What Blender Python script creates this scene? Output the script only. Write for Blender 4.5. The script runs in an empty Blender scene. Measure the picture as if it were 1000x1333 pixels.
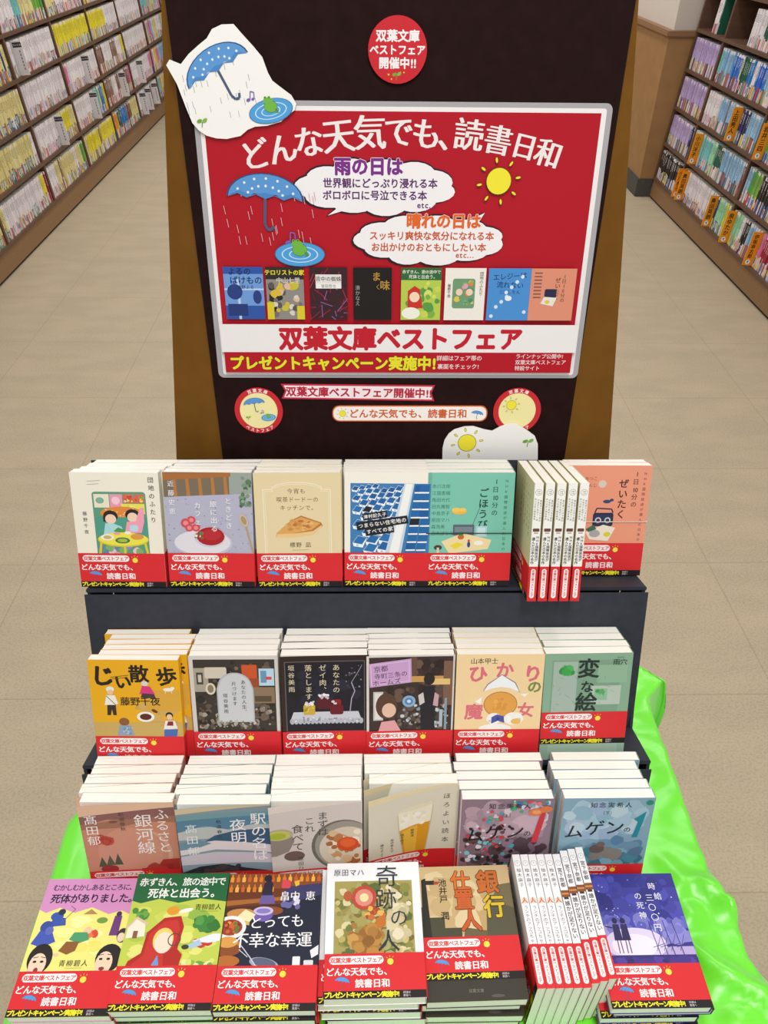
import bpy, bmesh, math, random
from mathutils import Matrix, Vector

SC = bpy.context.scene
COL = SC.collection

# ------------------------------------------------------------------ camera
cam_d = bpy.data.cameras.new('camera')
cam_d.sensor_fit = 'VERTICAL'
cam_d.sensor_height = 36.0
cam_d.lens = 1000.0 / 1333.0 * 36.0
cam_d.clip_start = 0.02
cam = bpy.data.objects.new('camera', cam_d)
COL.objects.link(cam)
cam.matrix_world = Matrix(((0.9997889, 0.00194644, -0.02045378, 0.0),
                           (-0.01724365, 0.62077125, -0.78380209, 0.0),
                           (0.01117149, 0.78398933, 0.62067377, 1.4),
                           (0, 0, 0, 1)))
SC.camera = cam

# ------------------------------------------------------------------ light
world = bpy.data.worlds.new('shop_light')
SC.world = world
world.use_nodes = True
bg = world.node_tree.nodes['Background']
bg.inputs[0].default_value = (1.0, 0.985, 0.97, 1)
bg.inputs[1].default_value = 0.42


def area(name, loc, sx, sy, power, color=(1, 0.98, 0.95), rot=(0, 0, 0)):
    d = bpy.data.lights.new(name, 'AREA')
    d.shape = 'RECTANGLE'
    d.size, d.size_y = sx, sy
    d.energy = power
    d.color = color
    o = bpy.data.objects.new(name, d)
    COL.objects.link(o)
    o.location = loc
    o.rotation_euler = rot
    return o


area('ceiling_tube_light', (0.15, -0.35, 2.75), 0.35, 1.3, 26)
area('ceiling_tube_light.001', (-1.0, 2.6, 2.75), 0.3, 2.4, 15)
area('ceiling_tube_light.002', (1.05, 2.4, 2.75), 0.3, 2.4, 15)
area('ceiling_tube_light.003', (-0.9, 5.6, 2.75), 0.3, 2.4, 24)
area('ceiling_tube_light.004', (0.9, 5.6, 2.75), 0.3, 2.4, 20)

SC.view_settings.view_transform = 'Standard'
SC.view_settings.look = 'None'
SC.view_settings.gamma = 1.0
SC.view_settings.exposure = 0.42
SC.view_settings.use_curve_mapping = False

# ------------------------------------------------------------------ colours, materials


def lin(h):
    h = h.lstrip('#')
    out = []
    for i in (0, 2, 4):
        c = int(h[i:i + 2], 16) / 255.0
        out.append(c / 12.92 if c <= 0.04045 else ((c + 0.055) / 1.055) ** 2.4)
    return (out[0], out[1], out[2], 1.0)


def mat(name, hexcol=None, rough=0.6, spec=0.4, noise=None, bump=None, attr=False, sheen=0, trans=0, alpha=1, coat=0):
    m = bpy.data.materials.new(name)
    m.use_nodes = True
    nt = m.node_tree
    b = nt.nodes['Principled BSDF']
    b.inputs['Roughness'].default_value = rough
    b.inputs['Specular IOR Level'].default_value = spec
    if hexcol:
        b.inputs['Base Color'].default_value = lin(hexcol)
    if attr:
        a = nt.nodes.new('ShaderNodeVertexColor')
        a.layer_name = 'print'
        nt.links.new(a.outputs['Color'], b.inputs['Base Color'])
    if noise:
        scale, hex2, stretch = noise[:3]
        tc = nt.nodes.new('ShaderNodeTexCoord')
        mp = nt.nodes.new('ShaderNodeMapping')
        mp.inputs['Scale'].default_value = stretch
        nz = nt.nodes.new('ShaderNodeTexNoise')
        nz.inputs['Scale'].default_value = scale
        nz.inputs['Detail'].default_value = 5
        rp = nt.nodes.new('ShaderNodeValToRGB')
        rp.color_ramp.elements[0].position = 0.35
        rp.color_ramp.elements[1].position = 0.68
        rp.color_ramp.elements[0].color = lin(hexcol)
        rp.color_ramp.elements[1].color = lin(hex2)
        nt.links.new(tc.outputs['Object'], mp.inputs['Vector'])
        nt.links.new(mp.outputs['Vector'], nz.inputs['Vector'])
        nt.links.new(nz.outputs['Fac'], rp.inputs['Fac'])
        nt.links.new(rp.outputs['Color'], b.inputs['Base Color'])
    if bump:
        n2 = nt.nodes.new('ShaderNodeTexNoise')
        n2.inputs['Scale'].default_value = bump[0]
        n2.inputs['Detail'].default_value = 4
        bp = nt.nodes.new('ShaderNodeBump')
        bp.inputs['Strength'].default_value = bump[1]
        bp.inputs['Distance'].default_value = 0.002
        t2 = nt.nodes.new('ShaderNodeTexCoord')
        nt.links.new(t2.outputs['Object'], n2.inputs['Vector'])
        nt.links.new(n2.outputs['Fac'], bp.inputs['Height'])
        nt.links.new(bp.outputs['Normal'], b.inputs['Normal'])
    if sheen:
        b.inputs['Sheen Weight'].default_value = sheen
    if coat:
        b.inputs['Coat Weight'].default_value = coat
        b.inputs['Coat Roughness'].default_value = 0.12
    if alpha < 1:
        b.inputs['Alpha'].default_value = alpha
    return m


M_PRINT = mat('printed_paper', rough=0.5, spec=0.3, attr=True)
M_GLOSS = mat('laminated_print', rough=0.4, spec=0.25, attr=True, coat=0.06)
M_SLATE = mat('slate_board', '2b2e38', 0.55, 0.35, noise=(90, '31343f', (1, 1, 1)))
M_BROWN = mat('dark_brown_board', '1e0d0c', 0.7, 0.1, noise=(60, '251211', (1, 1, 1)))
M_TAN = mat('tan_board', '70490f', 0.6, 0.2, noise=(30, '784f12', (1, 1, 1)))
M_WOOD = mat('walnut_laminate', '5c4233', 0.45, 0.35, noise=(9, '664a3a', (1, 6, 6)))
M_WOOD_SHADED = mat('walnut_shaded_inside', '38241b', 0.6, 0.2, noise=(9, '40291f', (1, 6, 6)))  # same walnut, colour darkened to paint in the shade inside the shelves
M_PLINTH = mat('plinth_laminate', '80603f', 0.45, 0.4, noise=(20, '8a6846', (1, 4, 8)))
M_KICK_SHADOW = mat('kick_shadow_strip', '1d1512', 0.7)  # near-black colour paints the shadow line of the gap under the plinth
M_WALLW = mat('white_wall', 'd2c8be', 0.8, 0.2, bump=(120, 0.15))
M_WAINS = mat('tan_wainscot', '9a744a', 0.6, 0.3, noise=(14, 'a37c50', (1, 1, 1)))
M_RAIL = mat('wood_rail', '8c6848', 0.5)
M_BASE = mat('grey_baseboard', '4a4845', 0.6)
M_TABLE = mat('grey_table', '8a8a88', 0.5)
M_STEEL = mat('dark_steel', '303234', 0.4)
M_FILM = mat('laminating_film', 'a9a7ab', 0.3, 0.5)
M_RUB_D = mat('dark_rubber', '24302e', 0.5)
M_RUB_L = mat('pale_rubber', 'd8cfc4', 0.5)


def page_material():
    m = bpy.data.materials.new('page_edges')
    m.use_nodes = True
    nt = m.node_tree
    b = nt.nodes['Principled BSDF']
    b.inputs['Roughness'].default_value = 0.85
    b.inputs['Specular IOR Level'].default_value = 0.15
    tc = nt.nodes.new('ShaderNodeTexCoord')
    mp = nt.nodes.new('ShaderNodeMapping')
    mp.inputs['Scale'].default_value = (6, 1400, 6)
    nz = nt.nodes.new('ShaderNodeTexNoise')
    nz.inputs['Scale'].default_value = 1.0
    rp = nt.nodes.new('ShaderNodeValToRGB')
    rp.color_ramp.elements[0].position = 0.3
    rp.color_ramp.elements[1].position = 0.6
    rp.color_ramp.elements[0].color = lin('ece8da')
    rp.color_ramp.elements[1].color = lin('fcfaf2')
    nt.links.new(tc.outputs['Object'], mp.inputs['Vector'])
    nt.links.new(mp.outputs['Vector'], nz.inputs['Vector'])
    nt.links.new(nz.outputs['Fac'], rp.inputs['Fac'])
    nt.links.new(rp.outputs['Color'], b.inputs['Base Color'])
    return m


M_PAGE = page_material()


def floor_material():
    m = bpy.data.materials.new('vinyl_floor_tiles')
    m.use_nodes = True
    nt = m.node_tree
    L = nt.links
    b = nt.nodes['Principled BSDF']
    b.inputs['Roughness'].default_value = 0.5
    b.inputs['Specular IOR Level'].default_value = 0.3
    tc = nt.nodes.new('ShaderNodeTexCoord')

    def noise(scale, detail, stretch=(1, 1, 1)):
        mp = nt.nodes.new('ShaderNodeMapping')
        mp.inputs['Scale'].default_value = stretch
        n = nt.nodes.new('ShaderNodeTexNoise')
        n.inputs['Scale'].default_value = scale
        n.inputs['Detail'].default_value = detail
        L.new(tc.outputs['Object'], mp.inputs['Vector'])
        L.new(mp.outputs['Vector'], n.inputs['Vector'])
        return n

    def mix(fac, a, bb, mode='MIX'):
        x = nt.nodes.new('ShaderNodeMix')
        x.data_type = 'RGBA'
        x.blend_type = mode
        if isinstance(fac, float):
            x.inputs[0].default_value = fac
        else:
            L.new(fac, x.inputs[0])
        for i, s in ((6, a), (7, bb)):
            if isinstance(s, tuple):
                x.inputs[i].default_value = s
            else:
                L.new(s, x.inputs[i])
        return x.outputs[2]

    n1 = noise(5, 6, (1, 2.2, 1))
    r1 = nt.nodes.new('ShaderNodeValToRGB')
    r1.color_ramp.elements[0].position = 0.38
    r1.color_ramp.elements[0].color = lin('a89a82')
    r1.color_ramp.elements[1].position = 0.65
    r1.color_ramp.elements[1].color = lin('b8a68c')
    L.new(n1.outputs['Fac'], r1.inputs['Fac'])
    n2 = noise(190, 3, (1, 1.25, 1))
    r2 = nt.nodes.new('ShaderNodeValToRGB')
    r2.color_ramp.elements[0].position = 0.36
    r2.color_ramp.elements[0].color = lin('a09079')
    r2.color_ramp.elements[1].position = 0.55
    r2.color_ramp.elements[1].color = lin('bdad92')
    L.new(n2.outputs['Fac'], r2.inputs['Fac'])
    c = mix(0.45, r1.outputs['Color'], r2.outputs['Color'])
    sep = nt.nodes.new('ShaderNodeSeparateXYZ')
    L.new(tc.outputs['Object'], sep.inputs[0])
    outs = []
    for ax, off, pitch in (('X', 0.903, 0.4575), ('Y', -0.653, 0.445)):
        a = nt.nodes.new('ShaderNodeMath'); a.operation = 'ADD'; a.inputs[1].default_value = off + 20 * pitch
        d = nt.nodes.new('ShaderNodeMath'); d.operation = 'DIVIDE'; d.inputs[1].default_value = pitch
        f = nt.nodes.new('ShaderNodeMath'); f.operation = 'FRACT'
        p = nt.nodes.new('ShaderNodeMath'); p.operation = 'PINGPONG'; p.inputs[1].default_value = 0.5
        l = nt.nodes.new('ShaderNodeMath'); l.operation = 'LESS_THAN'; l.inputs[1].default_value = 0.0028
        L.new(sep.outputs[ax], a.inputs[0]); L.new(a.outputs[0], d.inputs[0]); L.new(d.outputs[0], f.inputs[0])
        L.new(f.outputs[0], p.inputs[0]); L.new(p.outputs[0], l.inputs[0])
        outs.append(l.outputs[0])
    mx = nt.nodes.new('ShaderNodeMath'); mx.operation = 'MAXIMUM'
    L.new(outs[0], mx.inputs[0]); L.new(outs[1], mx.inputs[1])
    mm = nt.nodes.new('ShaderNodeMath'); mm.operation = 'MULTIPLY'; mm.inputs[1].default_value = 0.35
    L.new(mx.outputs[0], mm.inputs[0])
    c = mix(mm.outputs[0], c, lin('7a6952'))
    L.new(c, b.inputs['Base Color'])
    return m


M_FLOOR = floor_material()


def cloth_material():
    m = bpy.data.materials.new('lime_satin')
    m.use_nodes = True
    nt = m.node_tree
    b = nt.nodes['Principled BSDF']
    b.inputs['Base Color'].default_value = lin('72ee2a')
    b.inputs['Roughness'].default_value = 0.27
    b.inputs['Specular IOR Level'].default_value = 0.7
    b.inputs['Sheen Weight'].default_value = 0.4
    n2 = nt.nodes.new('ShaderNodeTexNoise')
    n2.inputs['Scale'].default_value = 900
    bp = nt.nodes.new('ShaderNodeBump')
    bp.inputs['Strength'].default_value = 0.12
    bp.inputs['Distance'].default_value = 0.001
    nt.links.new(n2.outputs['Fac'], bp.inputs['Height'])
    nt.links.new(bp.outputs['Normal'], b.inputs['Normal'])
    return m


M_CLOTH = cloth_material()

# ------------------------------------------------------------------ object helpers


def tag(o, label=None, cat=None, group=None, kind=None):
    if label:
        o['label'] = label
    if cat:
        o['category'] = cat
    if group:
        o['group'] = group
    if kind:
        o['kind'] = kind
    return o


def empty(name, loc=(0, 0, 0), label=None, cat=None, group=None):
    o = bpy.data.objects.new(name, None)
    o.empty_display_size = 0.02
    COL.objects.link(o)
    o.location = loc
    return tag(o, label, cat, group)


def mesh_obj(name, verts, faces, m, parent=None, cols=None, smooth=False):
    me = bpy.data.meshes.new(name)
    me.from_pydata([tuple(v) for v in verts], [], faces)
    if cols is not None:
        ca = me.color_attributes.new('print', 'FLOAT_COLOR', 'POINT')
        flat = []
        for c in cols:
            flat.extend(c)
        ca.data.foreach_set('color', flat)
    me.materials.append(m)
    if smooth:
        me.polygons.foreach_set('use_smooth', [True] * len(me.polygons))
    me.update()
    o = bpy.data.objects.new(name, me)
    COL.objects.link(o)
    if parent:
        o.parent = parent
    return o


class MB:
    """collects solids in metres; each face group has one colour (if any)"""

    def __init__(s):
        s.v, s.f, s.c = [], [], []

    def add(s, vs, fs, col=None):
        n = len(s.v)
        s.v.extend(vs)
        s.f.extend([tuple(i + n for i in f) for f in fs])
        s.c.extend([col] * len(vs))

    def hexa(s, p, col=None):
        """8 points: bottom 0-3 counter-clockwise, top 4-7"""
        s.add(p, [(3, 2, 1, 0), (4, 5, 6, 7), (0, 1, 5, 4), (1, 2, 6, 5), (2, 3, 7, 6), (3, 0, 4, 7)], col)

    def box(s, x0, x1, y0, y1, z0, z1, col=None):
        s.hexa([(x0, y0, z0), (x1, y0, z0), (x1, y1, z0), (x0, y1, z0),
                (x0, y0, z1), (x1, y0, z1), (x1, y1, z1), (x0, y1, z1)], col)

    def prism(s, pts, axis, a0, a1, col=None):
        """extrude a closed 2D outline along an axis ('x': pts are (y, z); 'y': pts are (x, z); 'z': pts are (x, y))"""
        n = len(pts)

        def mk(p, a):
            return (a, p[0], p[1]) if axis == 'x' else (p[0], a, p[1]) if axis == 'y' else (p[0], p[1], a)
        vs = [mk(p, a0) for p in pts] + [mk(p, a1) for p in pts]
        fs = [tuple(range(n)), tuple(range(2 * n - 1, n - 1, -1))]
        fs += [(i, (i + 1) % n, n + (i + 1) % n, n + i) for i in range(n)]
        s.add(vs, fs, col)

    def obj(s, name, m, parent=None, bevel=0, smooth=False):
        cols = s.c if any(c is not None for c in s.c) else None
        if cols:
            cols = [c or (1, 1, 1, 1) for c in cols]
        o = mesh_obj(name, s.v, s.f, m, parent, cols, smooth)
        bm = bmesh.new()
        bm.from_mesh(o.data)
        bmesh.ops.recalc_face_normals(bm, faces=bm.faces)
        if bevel:
            bmesh.ops.bevel(bm, geom=[e for e in bm.edges], offset=bevel, segments=2, affect='EDGES', clamp_overlap=True)
        bm.to_mesh(o.data)
        bm.free()
        return o


def tube(name, pts, r, m, parent=None, closed=False):
    d = bpy.data.curves.new(name, 'CURVE')
    d.dimensions = '3D'
    d.bevel_depth = r
    d.bevel_resolution = 2
    sp = d.splines.new('POLY')
    sp.points.add(len(pts) - 1)
    for p, q in zip(sp.points, pts):
        p.co = (*q, 1)
    sp.use_cyclic_u = closed
    tmp = bpy.data.objects.new(name, d)
    COL.objects.link(tmp)
    dg = bpy.context.evaluated_depsgraph_get()
    me = bpy.data.meshes.new_from_object(tmp.evaluated_get(dg))
    bpy.data.objects.remove(tmp)
    me.materials.clear()
    me.materials.append(m)
    o = bpy.data.objects.new(name, me)
    COL.objects.link(o)
    if parent:
        o.parent = parent
    return o


# ------------------------------------------------------------------ lettering
GLYPH = {}


def glyphs(chars, w):
    need = [c for c in dict.fromkeys(chars) if (c, w) not in GLYPH and c not in ' \u3000']
    tmp = []
    for ch in need:
        c = bpy.data.curves.new('g', 'FONT')
        c.body = ch
        c.resolution_u = 2
        c.offset = w / 1000.0
        o = bpy.data.objects.new('g', c)
        COL.objects.link(o)
        tmp.append((ch, o))
    if not tmp:
        return
    dg = bpy.context.evaluated_depsgraph_get()
    dg.update()
    for ch, o in tmp:
        ev = o.evaluated_get(dg)
        me = ev.to_mesh()
        vs = [(v.co.x, v.co.y) for v in me.vertices]
        fs = [tuple(p.vertices) for p in me.polygons]
        ev.to_mesh_clear()
        if ord(ch) < 0x2000:
            x1 = max([v[0] for v in vs], default=0.3)
            adv = x1 + 0.1
        else:
            adv = 1.0
        GLYPH[(ch, w)] = (vs, fs, adv)
    for ch, o in tmp:
        d = o.data
        bpy.data.objects.remove(o)
        bpy.data.curves.remove(d)


class Art:
    """flat printed artwork in millimetres; every call lies a hair above the one before"""

    def __init__(s, to3d=None, eps=0.010, base=0.0):
        s.v, s.f, s.c = [], [], []
        s.k = 0
        s.eps = eps
        s.to3d = to3d or (lambda x, y, h: (x / 1000.0, -h / 1000.0, y / 1000.0))
        s.base = base
        s.dx = s.dy = 0.0
        s.clip = None

    def _emit(s, pts, faces, col, hs=None):
        s.k += 1
        h = s.base + s.k * s.eps
        n = len(s.v)
        c = lin(col)
        if hs:
            s.v.extend(s.to3d(x + s.dx, y + s.dy, h + q) for (x, y), q in zip(pts, hs))
            s.k += math.ceil(max(hs) / s.eps)
        else:
            s.v.extend(s.to3d(x + s.dx, y + s.dy, h) for x, y in pts)
        s.f.extend(tuple(i + n for i in f) for f in faces)
        s.c.extend([c] * len(pts))

    def P(s, col, *pts):
        if s.clip:
            x0, y0, x1, y1 = s.clip
            for ax, lim, sg in ((0, x0, 1), (0, x1, -1), (1, y0, 1), (1, y1, -1)):
                out = []
                for i, p in enumerate(pts):
                    q = pts[i - 1]
                    dp, dq = sg * (p[ax] - lim), sg * (q[ax] - lim)
                    if (dp >= 0) != (dq >= 0):
                        t = dq / (dq - dp)
                        out.append((q[0] + t * (p[0] - q[0]), q[1] + t * (p[1] - q[1])))
                    if dp >= 0:
                        out.append(p)
                pts = out
                if len(pts) < 3:
                    return
        s._emit(pts, [tuple(range(len(pts)))], col)

    def R(s, x0, y0, x1, y1, col, r=0):
        if not r:
            return s.P(col, (x0, y0), (x1, y0), (x1, y1), (x0, y1))
        pts = []
        for cx, cy, a in ((x1 - r, y0 + r, -90), (x1 - r, y1 - r, 0), (x0 + r, y1 - r, 90), (x0 + r, y0 + r, 180)):
            for i in range(6):
                t = math.radians(a + i * 18)
                pts.append((cx + r * math.cos(t), cy + r * math.sin(t)))
        s.P(col, *pts)

    def E(s, cx, cy, rx, ry, col, n=20, rot=0):
        c, q = math.cos(math.radians(rot)), math.sin(math.radians(rot))
        pts = []
        for i in range(n):
            t = 2 * math.pi * i / n
            x, y = rx * math.cos(t), ry * math.sin(t)
            pts.append((cx + x * c - y * q, cy + x * q + y * c))
        s.P(col, *pts)

    def L(s, w, col, *pts):
        vs, fs = [], []
        for (x0, y0), (x1, y1) in zip(pts, pts[1:]):
            d = math.hypot(x1 - x0, y1 - y0) or 1e-6
            nx, ny = -(y1 - y0) / d * w / 2, (x1 - x0) / d * w / 2
            n = len(vs)
            vs += [(x0 + nx, y0 + ny), (x0 - nx, y0 - ny), (x1 - nx, y1 - ny), (x1 + nx, y1 + ny)]
            fs.append((n, n + 1, n + 2, n + 3))
        s._emit(vs, fs, col, [0.001 * (i // 4) for i in range(len(vs))])

    def ring(s, cx, cy, rx, ry, w, col, n=28):
        vs, fs = [], []
        for i in range(n):
            t = 2 * math.pi * i / n
            for q in (-w / 2, w / 2):
                vs.append((cx + (rx + q) * math.cos(t), cy + (ry + q) * math.sin(t)))
        for i in range(n):
            j = (i + 1) % n
            fs.append((2 * i, 2 * i + 1, 2 * j + 1, 2 * j))
        s._emit(vs, fs, col)

    def B(s, seed, n, x0, y0, x1, y1, r0, r1, cols, asp=1.0):
        """n small printed patches scattered in a rectangle"""
        rd = random.Random(seed)
        for _ in range(n):
            r = rd.uniform(r0, r1)
            a = r * asp
            x = rd.uniform(min(x0 + r, x1), max(x1 - r, x0))
            y = rd.uniform(min(y0 + a, y1), max(y1 - a, y0))
            c = rd.choice(cols)
            m = rd.randint(8, 12)
            ph = rd.uniform(0, 6.28)
            pts = []
            for i in range(m):
                t = ph + 2 * math.pi * i / m
                q = rd.uniform(0.72, 1.0)
                pts.append((min(max(x + r * q * math.cos(t), x0), x1), min(max(y + a * q * math.sin(t), y0), y1)))
            s.P(c, *pts)

    def T(s, txt, x, y, size, col, v=0, b=0, rot=0, sp=1.0, al='c', sx=1.0):
        """x, y: middle of a line (horizontal) or top middle of a column (vertical); b: stroke weight in thousandths"""
        wt, b = b, 0
        glyphs(txt, 0)
        vs, fs, hs = [], [], []
        q = wt / 1000.0
        if wt <= 0:
            reps = [(0, 0)]
        elif wt <= 12:
            reps = [(-q, 0), (q, 0)]
        else:
            reps = [(0, 0)] + [(q * math.cos(math.radians(t)), q * math.sin(math.radians(t))) for t in range(0, 360, 60 if wt <= 30 else 45)]
        cr, sr = math.cos(math.radians(rot)), math.sin(math.radians(rot))

        def put(ch, ox, oy, turn=0):
            if (ch, b) not in GLYPH:
                return
            g, gf, adv = GLYPH[(ch, b)]
            for ri, (jx, jy) in enumerate(reps):
                n = len(vs)
                hs.extend([ri * 0.002] * len(g))
                for gx, gy in g:
                    lx, ly = (gx - 0.5 if adv == 1.0 else gx - (adv - 0.1) / 2), gy - 0.38
                    if turn:
                        lx, ly = ly, -lx
                    px, py = ox + (lx + jx) * size * sx, oy + (ly + jy) * size
                    vs.append((x + px * cr - py * sr, y + px * sr + py * cr))
                fs.extend(tuple(i + n for i in f) for f in gf)

        if v:
            oy = -size * 0.5
            for ch in txt:
                if ch == 'ー':
                    put(ch, 0, oy, 1)
                elif ch in '、。':
                    put(ch, size * 0.6, oy + size * 0.6)
                else:
                    put(ch, 0, oy)
                oy -= size * sp
        else:
            w = [(GLYPH[(c, b)][2] if (c, b) in GLYPH else 0.5) * size * sx * sp for c in txt]
            ox = {'c': -sum(w) / 2, 'l': 0, 'r': -sum(w)}[al]
            for ch, q in zip(txt, w):
                put(ch, ox + q / 2, 0)
                ox += q
        if vs:
            s._emit(vs, fs, col, hs)

    def arcT(s, txt, cx, cy, r, a0, a1, size, col, b=20, inner=False):
        n = len(txt)
        for i, ch in enumerate(txt):
            a = a0 + (a1 - a0) * (i / (n - 1) if n > 1 else 0.5)
            t = math.radians(a)
            s.T(ch, cx + r * math.cos(t), cy + r * math.sin(t), size, col, b=b, rot=(a + 90 if inner else a - 90))


# --- small motifs shared by the fair's paper goods
def umbrella(a, cx, cy, r, rot=0, dots=True, handle=1.0):
    c, q = math.cos(math.radians(rot)), math.sin(math.radians(rot))

    def tr(x, y):
        return (cx + r * (x * c - y * q), cy + r * (x * q + y * c))
    if handle:
        a.L(r * 0.075, '4a5a78', tr(0, 0.55), tr(0, -0.75 * handle), tr(0.06, -0.9 * handle), tr(0.18, -0.92 * handle), tr(0.24, -0.8 * handle))
    dome = [tr(math.cos(math.radians(t)), 0.62 * math.sin(math.radians(t))) for t in range(0, 181, 12)]
    scal = []
    for k in range(4):
        x0 = -1 + k * 0.5
        for i in range(1, 6):
            u = i / 5.0
            scal.append(tr(x0 + 0.5 * u, 0.13 * math.sin(math.pi * u)))
    a.P('24507f', *[(cx + (p[0] - cx) * 1.04, cy + (p[1] - cy) * 1.04) for p in dome + scal])
    a.P('5a97d4', *(dome + scal))
    a.P('4a86c6', *[tr(x, y) for x, y in ((-1, 0), (-0.72, 0.18), (-0.4, 0.08), (0, 0.16), (0.4, 0.08), (0.72, 0.18), (1, 0), (0.75, 0.1), (0.5, 0), (0.25, 0.1), (0, 0), (-0.25, 0.1), (-0.5, 0), (-0.75, 0.1))])
    if dots:
        for k in range(14):
            t = 0.35 + 2.4 * (k % 7) / 6.0
            rr = 0.5 if k < 7 else 0.8
            p = tr(rr * math.cos(t), 0.62 * rr * math.sin(t) + 0.02)
            a.E(p[0], p[1], r * 0.035, r * 0.035, 'e6eef6', 8)


def sun(a, cx, cy, r, rays=True, col='f0e436'):
    if rays:
        for k in range(8):
            t = math.radians(k * 45 + 10)
            a.E(cx + 1.6 * r * math.cos(t), cy + 1.6 * r * math.sin(t), r * 0.26, r * 0.13, '5d5620', 10, math.degrees(t))
            a.E(cx + 1.6 * r * math.cos(t), cy + 1.6 * r * math.sin(t), r * 0.21, r * 0.09, col, 10, math.degrees(t))
    a.E(cx, cy, r * 1.05, r * 1.05, '5d5620', 24)
    a.E(cx, cy, r, r, col, 24)


def pond(a, cx, cy, rx, ry, rot=0):
    a.E(cx, cy, rx * 1.03, ry * 1.05, '2d6c9f', 28, rot)
    a.E(cx, cy, rx, ry, '4f9fdb', 28, rot)
    a.E(cx, cy, rx * 0.75, ry * 0.7, 'c9e2f5', 28, rot)
    a.E(cx, cy, rx * 0.70, ry * 0.63, '4f9fdb', 28, rot)
    a.E(cx, cy, rx * 0.45, ry * 0.42, 'c9e2f5', 24, rot)
    a.E(cx, cy, rx * 0.40, ry * 0.36, '4f9fdb', 24, rot)
    f = rx * 0.30
    a.E(cx, cy + f * 0.6, f * 1.05, f * 0.85, '2f5f2a', 18)
    a.E(cx, cy + f * 0.6, f, f * 0.78, '6fb544', 18)
    a.E(cx - f * 0.35, cy + f * 1.35, f * 0.75, f * 0.5, '6fb544', 16)
    a.E(cx - f * 0.8, cy + f * 1.75, f * 0.2, f * 0.22, '6fb544', 10)
    a.E(cx - f * 0.2, cy + f * 1.8, f * 0.2, f * 0.22, '6fb544', 10)
    a.E(cx - f * 0.8, cy + f * 1.78, f * 0.09, f * 0.1, '20301c', 8)
    a.E(cx - f * 0.2, cy + f * 1.82, f * 0.09, f * 0.1, '20301c', 8)
    a.L(f * 0.22, '4d8f34', (cx + f * 0.7, cy + f * 0.3), (cx + f * 1.15, cy - f * 0.1), (cx + f * 0.7, cy - f * 0.2))


def note(a, x, y, s, col='7a5fb0'):
    a.E(x, y, s * 0.28, s * 0.2, col, 10, 20)
    a.L(s * 0.13, col, (x + s * 0.22, y), (x + s * 0.3, y + s), (x + s * 0.75, y + s * 0.9))
    a.E(x + s * 0.6, y + s * 0.12, s * 0.22, s * 0.16, col, 10, 20)
    a.L(s * 0.13, col, (x + s * 0.78, y + s * 0.12), (x + s * 0.75, y + s * 0.9))


def rain(a, seed, n, x0, y0, x1, y1, ln, col, w):
    rd = random.Random(seed)
    for _ in range(n):
        x, y = rd.uniform(x0, x1), rd.uniform(y0, y1)
        a.L(w, col, (x, y), (x + ln * 0.15, y - ln))


def sprout(a, x, y, s):
    a.L(s * 0.12, '5f8a2e', (x, y), (x + s * 0.1, y + s * 0.7))
    a.E(x - s * 0.3, y + s * 0.85, s * 0.42, s * 0.25, '6ea53a', 12, 20)
    a.E(x + s * 0.5, y + s * 0.95, s * 0.42, s * 0.25, '7fb544', 12, 35)


# ------------------------------------------------------------------ the room
def struct(o):
    return tag(o, kind='structure')


b = MB(); b.box(-4.2, 4.2, -1.6, 10.0, -0.05, 0.0)
struct(b.obj('floor', M_FLOOR))
b = MB(); b.box(-4.2, 4.2, 10.0, 10.1, -0.05, 2.9)
struct(b.obj('wall_back', M_WALLW))
b = MB(); b.box(2.14, 2.24, 1.2, 10.0, 0.0, 2.9)
struct(b.obj('wall_right', M_WALLW))
b = MB(); b.box(-2.24, -2.14, 1.2, 10.0, 0.0, 2.9)
struct(b.obj('wall_left', M_WALLW))
# pillar: tan lower part with a rail, set-back white part above
b = MB(); b.prism([(1.660, 4.912), (2.139, 4.912), (2.139, 5.9), (1.660, 5.9)], 'z', 0.0, 0.865)
struct(b.obj('pillar', M_WAINS))
b = MB(); b.box(1.690, 2.139, 4.942, 5.9, 0.866, 2.9)
struct(b.obj('pillar', M_WALLW))
b = MB(); b.box(1.643, 2.139, 4.893, 5.92, 0.842, 0.872)
struct(b.obj('trim_1', M_RAIL, bevel=0.006))
b = MB(); b.box(1.647, 2.139, 4.899, 5.91, 0.0, 0.103)
struct(b.obj('baseboard_right', M_BASE, bevel=0.004))

# ------------------------------------------------------------------ book cases along the aisle
TAN = math.tan(math.radians(4.5))
SHELF_Z = [0.125, 0.318, 0.51, 0.70, 0.89, 1.08, 1.27]
CASE_TOP = 1.46
DEPTH = 0.25


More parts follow.
